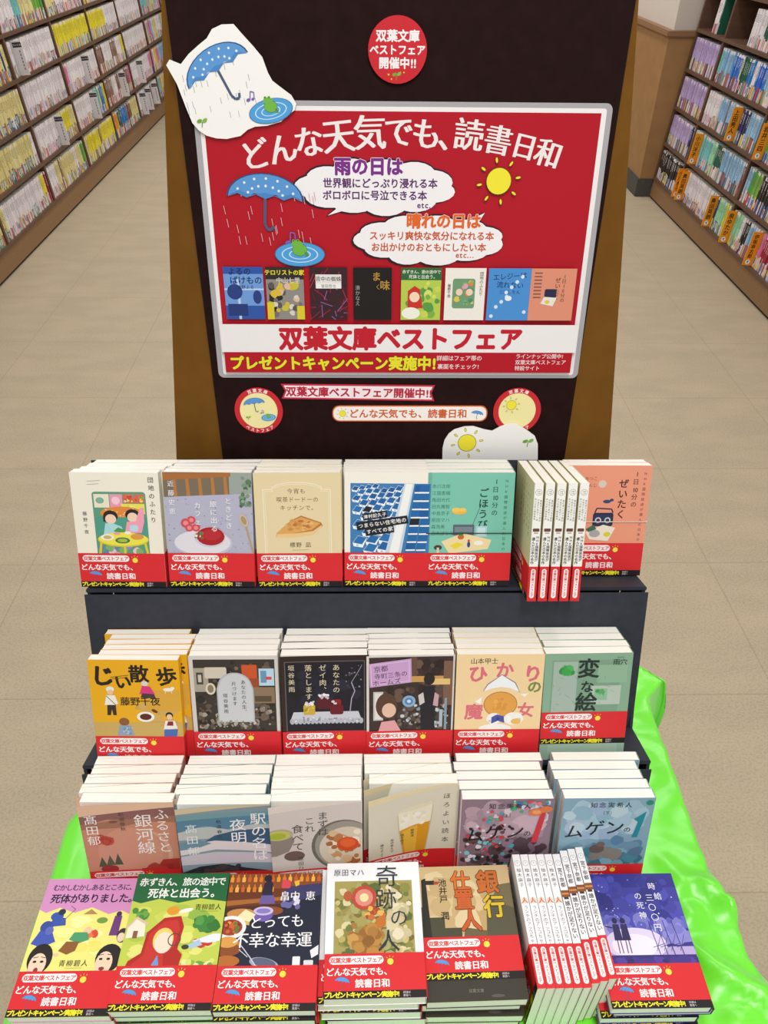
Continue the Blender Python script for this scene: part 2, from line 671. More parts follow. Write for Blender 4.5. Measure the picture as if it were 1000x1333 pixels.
def bookcase(name, side, x0, ys, label):
    """side -1: left of the aisle (open towards +x); +1: right of the aisle"""
    root = empty(name, (x0, ys[0], 0), label, 'bookcase', 'bookcases along the aisle')
    y0, y1 = ys[0], ys[-1]

    def X(d, z):      # d = distance behind the front edge
        return side * (d + z * TAN)

    def sheared(bm, d0, d1, ya, yb, z0, z1):
        p = []
        for z in (z0, z1):
            q = [(X(d0, z), ya - y0, z), (X(d1, z), ya - y0, z), (X(d1, z), yb - y0, z), (X(d0, z), yb - y0, z)]
            p += q
        bm.hexa(p)
    m = MB(); sheared(m, 0.004, DEPTH, y0, y1, 0.014, SHELF_Z[0] - 0.016); m.obj('plinth', M_PLINTH, root)
    m = MB(); sheared(m, 0.014, DEPTH, y0 + 0.004, y1 - 0.004, 0.0, 0.014); m.obj('kick_shadow_strip', M_KICK_SHADOW, root)
    m = MB(); sheared(m, DEPTH - 0.012, DEPTH, y0, y1, SHELF_Z[0], CASE_TOP); m.obj('back_panel', M_WOOD_SHADED, root)
    for z in SHELF_Z + [CASE_TOP]:
        m = MB(); sheared(m, -0.004, DEPTH - 0.012, y0, y1, z - 0.016, z)
        m.obj('shelf', M_WOOD, root)
    for y in ys:
        e = 0.009
        for i, z in enumerate(SHELF_Z):
            pass
        m = MB(); sheared(m, 0.0, DEPTH - 0.012, y - e, y + e, SHELF_Z[0] - 0.018, CASE_TOP + 0.004)
        m.obj('upright', M_WOOD, root)
    return root


LEFT_YS = [2.283, 2.966, 3.650, 4.335, 5.020, 5.690, 6.375, 7.06, 7.745]
RIGHT_YS = [2.31, 3.035, 3.760, 4.485, 4.885]
bookcase('bookcase', -1, -1.680, LEFT_YS, 'long walnut bookcase of pale-spined paperbacks on the left side of the aisle')
bookcase('bookcase', 1, 1.728, RIGHT_YS, 'walnut bookcase with orange author plates, ending at the tan pillar on the right')

# --- shelved books: colour families seen on the shelves
FAM = {
    'pale yellow': ['d6c98a', 'cfc488', 'd9cf9c'], 'strong yellow': ['d8cb2c', 'e0d23c'], 'white': ['d9d2d6', 'e0dade', 'd4ccd2'],
    'lilac': ['b49fcb', 'a996c4', 'baa8d0'], 'light blue': ['8fb4d2', '7fa9cc', '9cc0da'], 'teal': ['5fb0b8', '79bdbd'],
    'dark green': ['2b5a4c', '24604a'], 'navy': ['3a3c66', '2c3566'], 'black': ['2c2826', '35302c'], 'dark red': ['9a2a38', '8c2434'],
    'pink': ['d65a9a', 'd884ac'], 'mint green': ['8cc8a0', '9ad0a8'], 'orange': ['d98a2c', 'e09a38'], 'bright blue': ['2f63c4', '2a7ab8'],
    'green': ['4a9a48', '7aa83c'], 'brown': ['7a5a48', '8a6a5c'],
}
LABELC = ['d8d2cc', 'e0d8d0', 'd4ccd0', 'c83c44', 'd8c860', '3a62a8', '5a5860', 'e0b0bc', '8a7ca0', '6a9a78', 'd09a5a', 'cfc8d4', '48464e', '9ab4cc', 'c0b4a8', 'a85a58', 'dcd4d8']
# runs of one colour along a shelf, as (family, share): the left case from near to far, the right case from far to near
PY, SY, WH = 'pale yellow', 'strong yellow', 'white'
SEQ = {
    ('L', 1, 0): [(WH, 6), ('brown', 2), (WH, 6), (PY, 2)], ('L', 2, 0): [(PY, 2), (WH, 22), (SY, 2), ('dark red', 2)], ('L', 3, 0): [(WH, 4), (PY, 3), ('brown', 1), (PY, 8), (WH, 2), (PY, 3), ('green', 3)],
    ('L', 4, 0): [(PY, 1), (SY, 6), ('brown', 1), (SY, 7)], ('L', 5, 0): [('orange', 3), ('dark green', 2), ('bright blue', 4), ('brown', 4), (PY, 6)], ('L', 6, 0): [(WH, 6), ('brown', 1), (WH, 3)],
    ('L', 1, 1): [(WH, 8), ('green', 2), (WH, 12), (SY, 3), (WH, 3)], ('L', 2, 1): [(PY, 24), (WH, 2)], ('L', 3, 1): [(WH, 13), (SY, 6), (PY, 3)], ('L', 4, 1): [(WH, 12), (SY, 1), ('teal', 3), (SY, 1), ('bright blue', 2), (SY, 2)],
    ('L', 5, 1): [('brown', 3), (WH, 2), ('brown', 2), (WH, 2), ('brown', 2), ('pink', 1)], ('L', 6, 1): [(WH, 5), ('pink', 1)],
    ('L', 1, 2): [(WH, 5), ('green', 1), (WH, 3)], ('L', 2, 2): [(PY, 1)], ('L', 3, 2): [(WH, 1)], ('L', 4, 2): [('pink', 1), (WH, 14)], ('L', 5, 2): [('brown', 2), (WH, 3), ('brown', 2), (WH, 2), (SY, 1)], ('L', 6, 2): [(WH, 1)],
    ('L', 1, 3): [(WH, 8), ('bright blue', 2), (WH, 3)], ('L', 2, 3): [(PY, 20), ('navy', 1), (PY, 2)], ('L', 3, 3): [(WH, 1)], ('L', 4, 3): [(SY, 1)], ('L', 5, 3): [(SY, 5), (WH, 4)], ('L', 6, 3): [(WH, 1)],
    ('L', 2, 4): [(WH, 4), (PY, 2), ('navy', 1), ('light blue', 2), (WH, 3)], ('L', 3, 4): [(WH, 3), ('teal', 1), (PY, 3), ('green', 2)], ('L', 4, 4): [(PY, 2), (WH, 3), ('bright blue', 1), (WH, 2)], ('L', 5, 4): [(SY, 3), (WH, 3)],
    ('R', 3, 0): [('black', 1)], ('R', 3, 1): [('lilac', 7), ('navy', 1)], ('R', 3, 2): [('lilac', 1)], ('R', 3, 3): [('lilac', 1)], ('R', 3, 4): [('black', 1), (WH, 1), ('dark green', 1)],
    ('R', 2, 0): [('dark red', 1), ('orange', 2), (WH, 14), ('light blue', 1), ('navy', 3), ('mint green', 4), (SY, 1), ('light blue', 1)], ('R', 2, 1): [('mint green', 4), ('teal', 8), ('mint green', 3), ('dark green', 5), ('light blue', 5), (PY, 1), ('light blue', 6), ('dark red', 1)],
    ('R', 2, 2): [(WH, 9), ('light blue', 5), ('dark red', 1), ('light blue', 6), ('navy', 6), ('light blue', 7)], ('R', 2, 3): [('teal', 3), ('light blue', 7), ('bright blue', 6), (PY, 1), ('dark green', 4), ('bright blue', 3), (WH, 2), ('bright blue', 6), ('light blue', 4), ('dark green', 2)],
    ('R', 2, 4): [('brown', 1), (WH, 2), ('dark green', 1), ('black', 1)],
    ('R', 1, 0): [('mint green', 7), (WH, 1), ('black', 3), ('light blue', 5), ('pink', 5), ('dark red', 14), ('mint green', 3)], ('R', 1, 1): [('light blue', 2), ('green', 4), ('black', 5), (WH, 5), ('pink', 2), ('orange', 3), ('teal', 4)],
    ('R', 1, 2): [('green', 3), ('orange', 2), (WH, 5), ('light blue', 5)], ('R', 1, 3): [('light blue', 5), (WH, 3), ('teal', 3)],
}
ANY = ['white', 'white', 'pale yellow', 'light blue', 'teal', 'orange', 'pink', 'strong yellow']
ORD = ['first', 'second', 'third', 'fourth', 'fifth', 'sixth', 'seventh', 'eighth', 'ninth', 'tenth', 'eleventh', 'twelfth', 'thirteenth',
       'fourteenth', 'fifteenth', 'sixteenth', 'seventeenth', 'eighteenth', 'nineteenth', 'twentieth']


def ordinal(n):
    if n <= 20:
        return ORD[n - 1]
    t = {2: 'twenty', 3: 'thirty', 4: 'forty', 5: 'fifty', 6: 'sixty'}[n // 10]
    if n % 10 == 0:
        return {2: 'twentieth', 3: 'thirtieth', 4: 'fortieth', 5: 'fiftieth', 6: 'sixtieth'}[n // 10]
    return t + '-' + ORD[n % 10 - 1]


BOOK_W, BOOK_H = 0.105, 0.150


def spine_mesh(fam, var):
    """an upright shelf book, spine facing -y, standing on z = 0, unit thickness 13 mm along x"""
    rd = random.Random(fam + str(var))
    c = lin(rd.choice(FAM[fam]))
    lab = rd.sample(LABELC, 2)
    bm = MB()
    t, h = 0.0128, BOOK_H + rd.uniform(-0.002, 0.002)
    x = t / 2
    hb = rd.uniform(0.038, 0.06)
    bm.hexa([(-x, 0.0012, 0), (x, 0.0012, 0), (x, BOOK_W, 0), (-x, BOOK_W, 0), (-x, 0.0012, h), (x, 0.0012, h), (x, BOOK_W, h), (-x, BOOK_W, h)], c)
    bm.box(-x + 0.0005, x - 0.0005, 0.001, BOOK_W - 0.0006, h, h + 0.0004, lin('ece6d8'))

    def strip(z0, z1, col, inset=0.0):
        bm.hexa([(-x + 0.0011 + inset, 0.0, z0), (x - 0.0011 - inset, 0.0, z0), (x - inset * 0.5, 0.0014, z0), (-x + inset * 0.5, 0.0014, z0),
                 (-x + 0.0011 + inset, 0.0, z1), (x - 0.0011 - inset, 0.0, z1), (x - inset * 0.5, 0.0014, z1), (-x + inset * 0.5, 0.0014, z1)], lin(col) if isinstance(col, str) else col)
    strip(0.0, hb, lab[0])
    strip(hb, h - 0.012, c)
    strip(h - 0.012, h, rd.choice(['e0d8d8', 'd8d0d0']) if rd.random() < 0.6 else c)
    dark = fam in ('navy', 'black', 'dark green', 'dark red', 'bright blue', 'brown')
    ink = lin('d8d4cc' if dark else '5a5048')
    z = h - 0.02
    n = rd.randint(4, 7)
    for k in range(n):
        w = rd.uniform(0.0014, 0.0022)
        hh = rd.uniform(0.004, 0.006)
        bm.add([(-w, -0.00008, z), (w, -0.00008, z), (w, -0.00008, z - hh), (-w, -0.00008, z - hh)], [(0, 1, 2, 3)], ink)
        z -= hh + 0.002
    if rd.random() < 0.7:
        q = lin(lab[1])
        bm.add([(-0.0035, -0.00008, hb * 0.85), (0.0035, -0.00008, hb * 0.85), (0.0035, -0.00008, hb * 0.3), (-0.0035, -0.00008, hb * 0.3)], [(0, 1, 2, 3)], q)
    o = bm.obj('shelf_book', M_PRINT)
    COL.objects.unlink(o)
    return o


SPINES = {}


def spine_proto(fam, var):
    if (fam, var) not in SPINES:
        SPINES[(fam, var)] = spine_mesh(fam, var)
    return SPINES[(fam, var)]


CAMI = cam.matrix_world.inverted()


def seen_at(p):
    c = CAMI @ Vector(p)
    if c.z > -0.05:
        return None
    return (500 + 1000 * c.x / -c.z, 666.5 - 1000 * c.y / -c.z, -c.z)


PLATES = {   # (side, bay, shelf) -> [(position along the bay 0..1 from the near end, ...)]
    ('L', 2, 1): [], ('L', 1, 1): [0.80], ('L', 3, 1): [0.50], ('L', 4, 1): [0.50], ('L', 3, 3): [0.12], ('L', 4, 2): [0.55], ('L', 5, 1): [0.55],
    ('L', 6, 0): [0.12, 0.38, 0.72], ('L', 6, 1): [0.3],
    ('R', 2, 0): [0.26, 0.89, 0.97], ('R', 2, 1): [0.86], ('R', 2, 2): [0.36], ('R', 1, 0): [0.52, 0.95], ('R', 1, 1): [0.2], ('R', 1, 2): [0.9],
    ('R', 0, 0): [0.8],
}
PLATE_TEXT = {('R', 2, 0): ['奥田英朗', '奥田英朗', '小川糸子'], ('R', 2, 1): ['小川洋子'], ('R', 2, 2): ['上田秀人'], ('R', 1, 0): ['伊坂幸太郎', '泉ゆたか'],
              ('R', 1, 1): ['今村翔吾'], ('R', 1, 2): ['岩井三四'], ('R', 0, 0): ['井上荒野']}
cands, plates = [], []
for side, ys, x0, mix in (('L', LEFT_YS, -1.680, None), ('R', RIGHT_YS, 1.728, None)):
    sg = -1 if side == 'L' else 1
    for bay in range(len(ys) - 1):
        for sh, z in enumerate(SHELF_Z):
            if sh > 5:
                continue
            rd = random.Random(side + str(bay * 10 + sh))
            ya, yb = ys[bay] + 0.012, ys[bay + 1] - 0.012
            seq = SEQ.get((side, bay, sh))
            fam = ANY
            tot = sum(q for _, q in seq) if seq else 0

            def family(u):
                if not seq:
                    return rd.choice(ANY)
                t = (u if side == 'L' else 1 - u) * tot
                for f_, q in seq:
                    if t < q:
                        return f_
                    t -= q
                return seq[-1][0]
            pl = [ya + q * (yb - ya) for q in PLATES.get((side, bay, sh), [])]
            texts = PLATE_TEXT.get((side, bay, sh), [])
            for k, py in enumerate(pl):
                plates.append((side, bay, sh, py, texts[k] if k < len(texts) else ''))
            y = ya
            cur, run, n, var = ANY[0], 0, 0, 0
            gap_until = -1
            if sh >= 4 and side == 'R' and bay in (2, 3):
                y = ya if bay == 3 else ya
            while y + 0.014 < yb:
                hit = [p for p in pl if abs(p - (y + 0.0065)) < 0.0092]
                if hit:
                    y = hit[0] + 0.0028
                    continue
                if run <= 0:
                    cur = family((y - ya) / (yb - ya))
                    var = rd.randint(0, 9)
                    run = 1 if seq else rd.randint(2, 6)
                run -= 1
                u = (y - ya) / (yb - ya)
                skip = False
                if side == 'R' and sh == 4 and ((bay == 3 and not 0.3 < u < 0.5) or (bay == 2 and u > 0.62)):
                    skip = True
                if side == 'L' and bay == 1 and sh == 2 and u > 0.72:
                    skip = True
                if side == 'L' and sh == 5 and rd.random() < 0.25:
                    skip = True
                if not skip:
                    n += 1
                    v = var if rd.random() < 0.25 else rd.randint(0, 9)
                    pull = rd.uniform(0.002, 0.010)
                    cands.append([side, bay, sh, n, cur, v, y + 0.0066, z, pull, x0, sg])
                y += 0.0133

vis = []
for c in cands:
    side, bay, sh, n, fam, v, y, z, pull, x0, sg = c
    s = seen_at((x0 + sg * (0.012 + (z + 0.08) * TAN), y, z + 0.08))
    ok = s and -4 < s[0] < 1004 and -6 < s[1] < 1333 and not (208 < s[0] < 824)
    c.append(s[2] if ok else None)
    if ok:
        vis.append(c)
vis.sort(key=lambda c: c[11])
single = vis[:300]
ids = {id(c) for c in single}
BAYN_L = {0: 'nearest bay', 1: 'edge bay', 2: 'second bay', 3: 'third bay', 4: 'fourth bay', 5: 'fifth bay', 6: 'sixth bay', 7: 'last bay'}
BAYN_R = {0: 'nearest bay', 1: 'edge bay', 2: 'middle bay', 3: 'pillar bay'}
SHN = ['bottom shelf', 'second shelf', 'third shelf', 'fourth shelf', 'fifth shelf', 'sixth shelf']


def book_matrix(c):
    side, bay, sh, n, fam, v, y, z, pull, x0, sg = c[:11]
    # spine faces the aisle, the book leans back with the case
    rz = math.radians(90 if side == 'L' else -90)
    lean = Matrix.Rotation(-sg * -math.radians(4.5), 4, 'Y')
    x = x0 + sg * (pull + z * TAN)
    return Matrix.Translation((x, y, z + 0.0006)) @ lean @ Matrix.Rotation(rz, 4, 'Z')


for c in single:
    p = spine_proto(c[4], c[5])
    o = p.copy()
    COL.objects.link(o)
    o.matrix_world = book_matrix(c)
    where = (BAYN_L if c[0] == 'L' else BAYN_R)[c[1]]
    lab = '%s book, %s from near end, %s, %s, %s bookcase' % (c[4], ordinal(c[3]), SHN[c[2]], where, 'left' if c[0] == 'L' else 'right')
    tag(o, lab, 'book', 'paperbacks shelved in the %s bookcase' % ('left' if c[0] == 'L' else 'right'))

for side in 'LR':
    mv, mf, mc = [], [], []
    for c in cands:
        if id(c) in ids or c[0] != side:
            continue
        me = spine_proto(c[4], c[5]).data
        M = book_matrix(c)
        n = len(mv)
        mv.extend((M @ v.co)[:] for v in me.vertices)
        mf.extend(tuple(i + n for i in p.vertices) for p in me.polygons)
        buf = [0.0] * (4 * len(me.vertices))
        me.color_attributes['print'].data.foreach_get('color', buf)
        mc.extend(tuple(buf[4 * i:4 * i + 4]) for i in range(len(me.vertices)))
    o = mesh_obj('shelved_books', mv, mf, M_PRINT, None, mc)
    nm = 'left' if side == 'L' else 'right'
    tag(o, 'mass of smaller, farther paperbacks filling the shelves of the %s bookcase' % nm, 'books', None, 'stuff')

# --- author plates between the shelved books: tabs that stand out past the spines, lettered on their side
for i, (side, bay, sh, py, txt) in enumerate(plates):
    sg = -1 if side == 'L' else 1
    x0 = -1.680 if side == 'L' else 1.728
    z = SHELF_Z[sh] + 0.0008
    orange = side == 'R'
    out = 0.040 if orange else 0.044
    bm = MB()
    xa, xb = (-out, 0.08) if sg > 0 else (-0.08, out)
    bm.box(xa, xb, -0.0020, 0.0020, 0.001, 0.150, lin('ec961e' if orange else 'd6d0d2'))
    o = bm.obj('author_plate', M_PRINT)
    mid = -sg * out * 500.0
    a = Art(eps=0.03, to3d=lambda x, y, q: ((x + mid) / 1000.0, -0.0020 - q / 1000.0, y / 1000.0))
    hw = out * 500.0
    if orange:
        a.T(txt, 0, 140, 21 if len(txt) > 4 else 26, '2a1608', v=1, b=25, sp=1.02)
        a.E(0, 17, 11, 11, 'eef0f4', 16)
        a.P('4a6ab0', (-5, 20), (4, 24), (1.5, 10), (-1.5, 13))
    else:
        a.R(-hw, 122, hw, 144, '2b2628')
        a.T('たいとる', 0, 133, 10, 'c8c0c4', b=25)
        for k in range(6):
            a.R(3.0, 100 - k * 15, 9.0, 110 - k * 15, '77727a')
    n = len(o.data.vertices)
    buf = [0.0] * (4 * n)
    o.data.color_attributes['print'].data.foreach_get('color', buf)
    vs = [v.co[:] for v in o.data.vertices] + a.v
    fs = [tuple(p.vertices) for p in o.data.polygons] + [tuple(q + n for q in f) for f in a.f]
    cs = [tuple(buf[4 * q:4 * q + 4]) for q in range(n)] + a.c
    bpy.data.objects.remove(o)
    root = mesh_obj('author_plate', vs, fs, M_PRINT, None, cs)
    root.matrix_world = Matrix.Translation((x0 + sg * (0.004 + z * TAN), py, z)) @ Matrix.Rotation(sg * math.radians(4.5), 4, 'Y')
    where = (BAYN_L if side == 'L' else BAYN_R)[bay]
    same = [p for p in plates if p[:3] == (side, bay, sh)]
    nth = ''
    if len(same) > 1:
        nth = ', ' + ordinal(sorted(p[3] for p in same).index(py) + 1) + ' from near end'
    tag(root, '%s author plate, %s, %s, %s bookcase%s' % ('orange' if orange else 'white', SHN[sh], where, 'left' if side == 'L' else 'right', nth),
        'shelf divider', '%s author plates' % ('orange' if orange else 'white'))

# ------------------------------------------------------------------ table, cloth, stand
TABLE_Z = 0.426
root = empty('display_table', (0.02, 0.5, 0), 'low table carrying the book stand, draped in lime green cloth', 'table')
b = MB(); b.box(-0.405, 0.405, -0.29, 0.31, TABLE_Z - 0.028, TABLE_Z); b.obj('tabletop', M_TABLE, root, bevel=0.004)
for sx in (-1, 1):
    for yy in (-0.27, 0.27):
        b = MB(); b.box(sx * 0.37 - 0.018, sx * 0.37 + 0.018, yy - 0.018, yy + 0.018, 0, TABLE_Z - 0.029); b.obj('leg', M_STEEL, root, bevel=0.003)


def cloth():
    nu, nv = 150, 130
    vs, fs = [], []
    rd = random.Random(5)
    ph = [rd.uniform(0, 6.28) for _ in range(12)]

    def sm(a, b_, x):
        t = min(max((x - a) / (b_ - a), 0), 1)
        return t * t * (3 - 2 * t)
    DL, DR, DF = 0.20, 0.20, 0.20
    for j in range(nv + 1):
        v = j / nv
        sy = -DF + v * (0.62 + DF)                      # along y, 0 at the front edge of the top
        for i in range(nu + 1):
            u = i / nu
            sx = -DL + u * (0.83 + DL + DR)             # along x, 0 at the left edge, 0.83 at the right
            yf = 0.205
            Y = yf + sy
            xl = -0.392 + 0.030 * sm(0.55, 0.61, Y)
            bump = 0.026 * math.exp(-((Y - 0.325) / 0.05) ** 2) + 0.010 * math.exp(-((Y - 0.42) / 0.03) ** 2) + 0.036 * sm(0.745, 0.80, Y)
            xr = 0.436 + bump
            z = TABLE_Z + 0.0025
            if sx < 0:
                d = -sx
                X = xl - min(d, 0.012) - 0.012 * math.sin(min(d * 12, 1.5)) * (0.6 + 0.4 * math.sin(Y * 40 + ph[0]))
                z -= max(0, d - 0.01)
            elif sx > 0.83:
                d = sx - 0.83
                X = xr + 0.010 * math.sin(min(d * 14, 1.5)) * (0.6 + 0.7 * math.sin(Y * 36 + ph[1]))
                z -= max(0, d - 0.008) * (1 - 0.45 * sm(0.74, 0.82, Y))
            else:
                X = xl + (xr - xl) * sx / 0.83
            if sy < 0:
                d = -sy
                Y = yf - min(d, 0.01) - 0.012 * math.sin(min(d * 12, 1.5)) * (0.6 + 0.5 * math.sin(X * 34 + ph[2]))
                z = min(z, TABLE_Z + 0.0025 - max(0, d - 0.01))
            # free strips that may crease
            right = sm(0.362, 0.395, X)
            left = sm(-0.372, -0.388, X) if X < -0.37 else 0.0
            front = 1 - sm(0.262, 0.282, Y)
            free = max(right, left, front)
            if 0 <= sx <= 0.86 and sy >= 0:
                w = 0.006 * math.sin(70 * (Y - 0.9 * X) + ph[3]) * math.sin(21 * Y + ph[4])
                w += 0.005 * math.sin(95 * (Y + 0.5 * X) + ph[5]) * math.sin(15 * Y + 9 * X + ph[6])
                near = 1 - sm(0.42, 0.52, Y)
                w2 = 0.016 * near * max(0, math.sin(58 * (Y + 0.75 * X) + 0.6)) ** 2
                z += free * (abs(w) * (0.55 + 0.45 * near) + w2 + 0.004 * near)
            ye = 0.822 - max(0, X - 0.438) * 1.0
            if Y > ye:
                Y = ye
            vs.append((X, Y, z))
    for j in range(nv):
        for i in range(nu):
            a = j * (nu + 1) + i
            fs.append((a, a + 1, a + nu + 2, a + nu + 1))
    o = mesh_obj('table_cloth', vs, fs, M_CLOTH, None, None, True)
    md = o.modifiers.new('thickness', 'SOLIDIFY')
    md.thickness = 0.0012
    md.offset = -1
    return tag(o, 'shiny lime green cloth with creases spread over the table', 'tablecloth')


cloth()
CLOTH_Z = TABLE_Z + 0.0035

BETA = [math.radians(20), math.radians(20), math.radians(14)]
F = [(0.6986, 0.727), (0.5548, 0.5659), (0.4412, 0.4634)]      # (y, z) of the foot of each row's front cover


def row_pt(i, t, h):
    """t back into the stack, h up the cover"""
    sb, cb = math.sin(BETA[i]), math.cos(BETA[i])
    return (F[i][0] + t * cb + h * sb, F[i][1] - t * sb + h * cb)


root = empty('tiered_book_stand', (0, 0.6, CLOTH_Z), 'slate grey three-tier book stand on the green cloth', 'display stand')
SW = 0.352
T_IN = [0.066, 0.0705, 0.0765]


def rel(pts):
    return [(y - 0.6, z - CLOTH_Z) for y, z in pts]


for i in range(3):
    # ledge under the row
    p = [row_pt(i, -0.003, -0.0008), row_pt(i, T_IN[i] + 0.003, -0.0008), row_pt(i, T_IN[i] + 0.003, -0.0058), row_pt(i, -0.003, -0.0058)]
    b = MB(); b.prism(rel(p), 'x', -(SW if i < 2 else 0.329), SW if i < 2 else 0.329); b.obj('ledge', M_SLATE, root, bevel=0.001)
for i in range(3):
    top = 0.156 if i == 0 else (0.2043 if i == 1 else 0.1265)
    p = [row_pt(i, T_IN[i] + 0.0005, 0.0002), row_pt(i, T_IN[i] + 0.0025, 0.0002), row_pt(i, T_IN[i] + 0.0025, top - 0.0095), row_pt(i, T_IN[i] + 0.0005, top - 0.0095)]
    b = MB(); b.prism(rel(p), 'x', -SW, SW); b.obj('back_panel', M_SLATE, root)
# front fascia below the lowest ledge, and side cheeks
p = [row_pt(2, -0.003, -0.0062), row_pt(2, 0.001, -0.0062), (row_pt(2, 0.001, -0.0062)[0] - 0.002, CLOTH_Z + 0.001), (row_pt(2, -0.003, -0.0062)[0] - 0.002, CLOTH_Z + 0.001)]
b = MB(); b.prism(rel(p), 'x', -0.329, 0.329); b.obj('front_panel', M_SLATE, root)
for sx in (-1, 1):
    prof = [row_pt(2, -0.001, -0.0066), row_pt(2, T_IN[2], -0.0066)]
    cheek = [row_pt(1, 0.0, -0.0062), row_pt(1, T_IN[1] - 0.002, -0.0062), row_pt(0, 0.002, -0.0062), row_pt(0, T_IN[0], -0.0062),
             (0.758, CLOTH_Z + 0.0008), (0.515, CLOTH_Z + 0.0008)]
    b = MB(); b.prism(rel(cheek), 'x', sx * SW - (0.004 if sx > 0 else 0), sx * SW + (0 if sx > 0 else 0.004)); b.obj('side_panel', M_SLATE, root)
b = MB(); b.box(-SW + 0.005, SW - 0.005, 0.1585, 0.1615, 0.001, 0.262); b.obj('rear_panel', M_SLATE, root)

# ------------------------------------------------------------------ header board
HL = math.radians(10)
HDR = Matrix.Translation((0, 0.84, 0.85)) @ Matrix.Rotation(-HL, 4, 'X')      # local x right, y back, z up the board
hb = empty('header_board', (0, 0, 0), 'dark brown header board with tan side wings standing behind the top row', 'display board')
hb.matrix_world = HDR
ZB = -0.4255
b = MB()
b.hexa([(-0.181, 0, ZB), (0.250, 0, ZB), (0.250, 0.004, ZB), (-0.181, 0.004, ZB), (-0.2035, 0, 0.535), (0.2725, 0, 0.535), (0.2725, 0.004, 0.535), (-0.2035, 0.004, 0.535)])
b.obj('brown_panel', M_BROWN, hb)
for sx in (-1, 1):
    xa = -0.190 if sx < 0 else 0.259
    tipx = -0.2035 if sx < 0 else 0.2725
    b = MB()
    # outer edge drawn from the tip near the top down to the wide foot, folded back
    zt = 0.500
    bx = tipx + sx * 0.086 if sx > 0 else tipx - 0.086
    fx0 = -0.181 if sx < 0 else 0.250
    def at(z):
        k = (z - ZB) / (0.535 - ZB)
        return fx0 + (tipx - fx0) * k
    tz = zt
    pts = []
    o0 = (at(tz), 0.005, tz); o1 = (at(ZB), 0.005, ZB)
    o2 = (-0.300 if sx < 0 else 0.372, 0.062, ZB + 0.0115)
    o3 = (at(tz) + sx * 0.004, 0.010, tz)
    vs = [o0, o1, o2, o3]
    back = [(p[0] - sx * 0.001, p[1] + 0.003, p[2]) for p in vs]
    b.hexa([vs[1], vs[2], back[2], back[1], vs[0], vs[3], back[3], back[0]])
    b.obj('side_wing', M_TAN, hb)


def on_header(name, a, back_pts, thick, label, cat, m=M_PRINT, edge='f4f2ee', film=None, lift=0.0, group=None):
    """a paper or card piece fixed to the header board; back_pts: outline in mm on the board"""
    bm = MB()
    pts = [(x / 1000.0, y / 1000.0) for x, y in back_pts]
    bm.prism(pts, 'y', -lift - thick, -lift - 0.0002, lin(edge))
    n = len(bm.v)
    off = -lift - thick
    bm.v.extend((x, y + off - 0.00003, z) for x, y, z in a.v)
    bm.f.extend(tuple(i + n for i in f) for f in a.f)
    bm.c.extend(a.c)
    o = mesh_obj(name, bm.v, bm.f, m, None, bm.c)
    o.matrix_world = HDR
    return tag(o, label, cat, group)


# --- laminated poster (local mm: 0..438 across, 0..297 up, lower left at -180, 89)
PX, PY = -180.0, 89.0
a = Art(eps=0.012)
a.dx, a.dy = PX, PY
RED = 'b20f22'
a.R(1, 3, 436, 298, 'eeeaea', 3)
a.R(5.5, 7.5, 430.5, 293.5, RED)
for ch, x, y, s, r in (('ど', 57, 251, 33, 14), ('ん', 87, 257, 33, 12), ('な', 116, 264, 33, 8), ('天', 148, 270, 36, 6), ('気', 182, 273.5, 36, 2), ('で', 213, 274.5, 33, 0),
                       ('も', 243, 272.5, 33, -2), ('、', 272, 270, 33, -6), ('読', 289, 272, 33, -6), ('書', 321, 267, 31, -9), ('日', 350, 261, 28, -12), ('和', 377, 254, 30, -15)):
    a.T(ch, x, y, s, 'ece6e4', b=10, rot=r)
    a.T(ch, x + 1.1, y, s, 'ece6e4', b=10, rot=r)


def bubble(cx, cy, rx, ry, tail, seed):
    rd = random.Random(seed)
    lobes = []
    n = 11
    for k in range(n):
        t = 2 * math.pi * k / n + 0.3
        lobes.append((cx + rx * 0.76 * math.cos(t), cy + ry * 0.62 * math.sin(t), rx * rd.uniform(0.26, 0.33), ry * rd.uniform(0.42, 0.52)))
    for col, dx, dy in (('2a1a20', -2.5, -1.5), ('2a1a20', -0.5, 0.8), ('f1eef0', 0, 0)):
        g = 0.9 if col == '2a1a20' and dx == -0.5 else 0
        a.P(col, *[(x + dx, y + dy) for x, y in tail])
        a.E(cx + dx, cy + dy, rx * 0.82 + g, ry * 0.72 + g, col, 28)
        for x, y, p, q in lobes:
            a.E(x + dx, y + dy, p + g, q + g, col, 18)


bubble(190, 219, 84, 27, [(150, 200), (172, 200), (135, 189)], 3)
a.T('雨の日は', 181, 240, 19, 'f4f0f4', b=70)
a.T('雨の日は', 181, 240, 19, '7a2f86', b=45)
a.T('世界観にどっぷり浸れる本', 194, 223, 10.6, '5a2a66', b=25)
a.T('ボロボロに号泣できる本', 188, 210.5, 10.6, '5a2a66', b=25)
a.T('etc…', 246, 201, 9, '5a2a66', b=20)
bubble(251, 163, 83, 25, [(285, 180), (303, 178), (312, 193)], 4)
a.T('晴れの日は', 266, 184, 17, 'f4f0f0', b=70)
a.T('晴れの日は', 266, 184, 17, 'e0672a', b=45)
a.T('スッキリ爽快な気分になれる本', 253, 168, 10.2, 'c85a22', b=25)
a.T('お出かけのおともにしたい本', 250, 155.5, 10.2, 'c85a22', b=25)
a.T('etc…', 292, 147.5, 9, 'c85a22', b=20)
rain(a, 4, 26, 14, 160, 128, 222, 9, 'd8a8ac', 0.7)
umbrella(a, 66, 206, 41, -4, True, 0.85)
note(a, 89, 160, 11)
pond(a, 102, 147, 28, 13)
sun(a, 325, 226, 13.5)
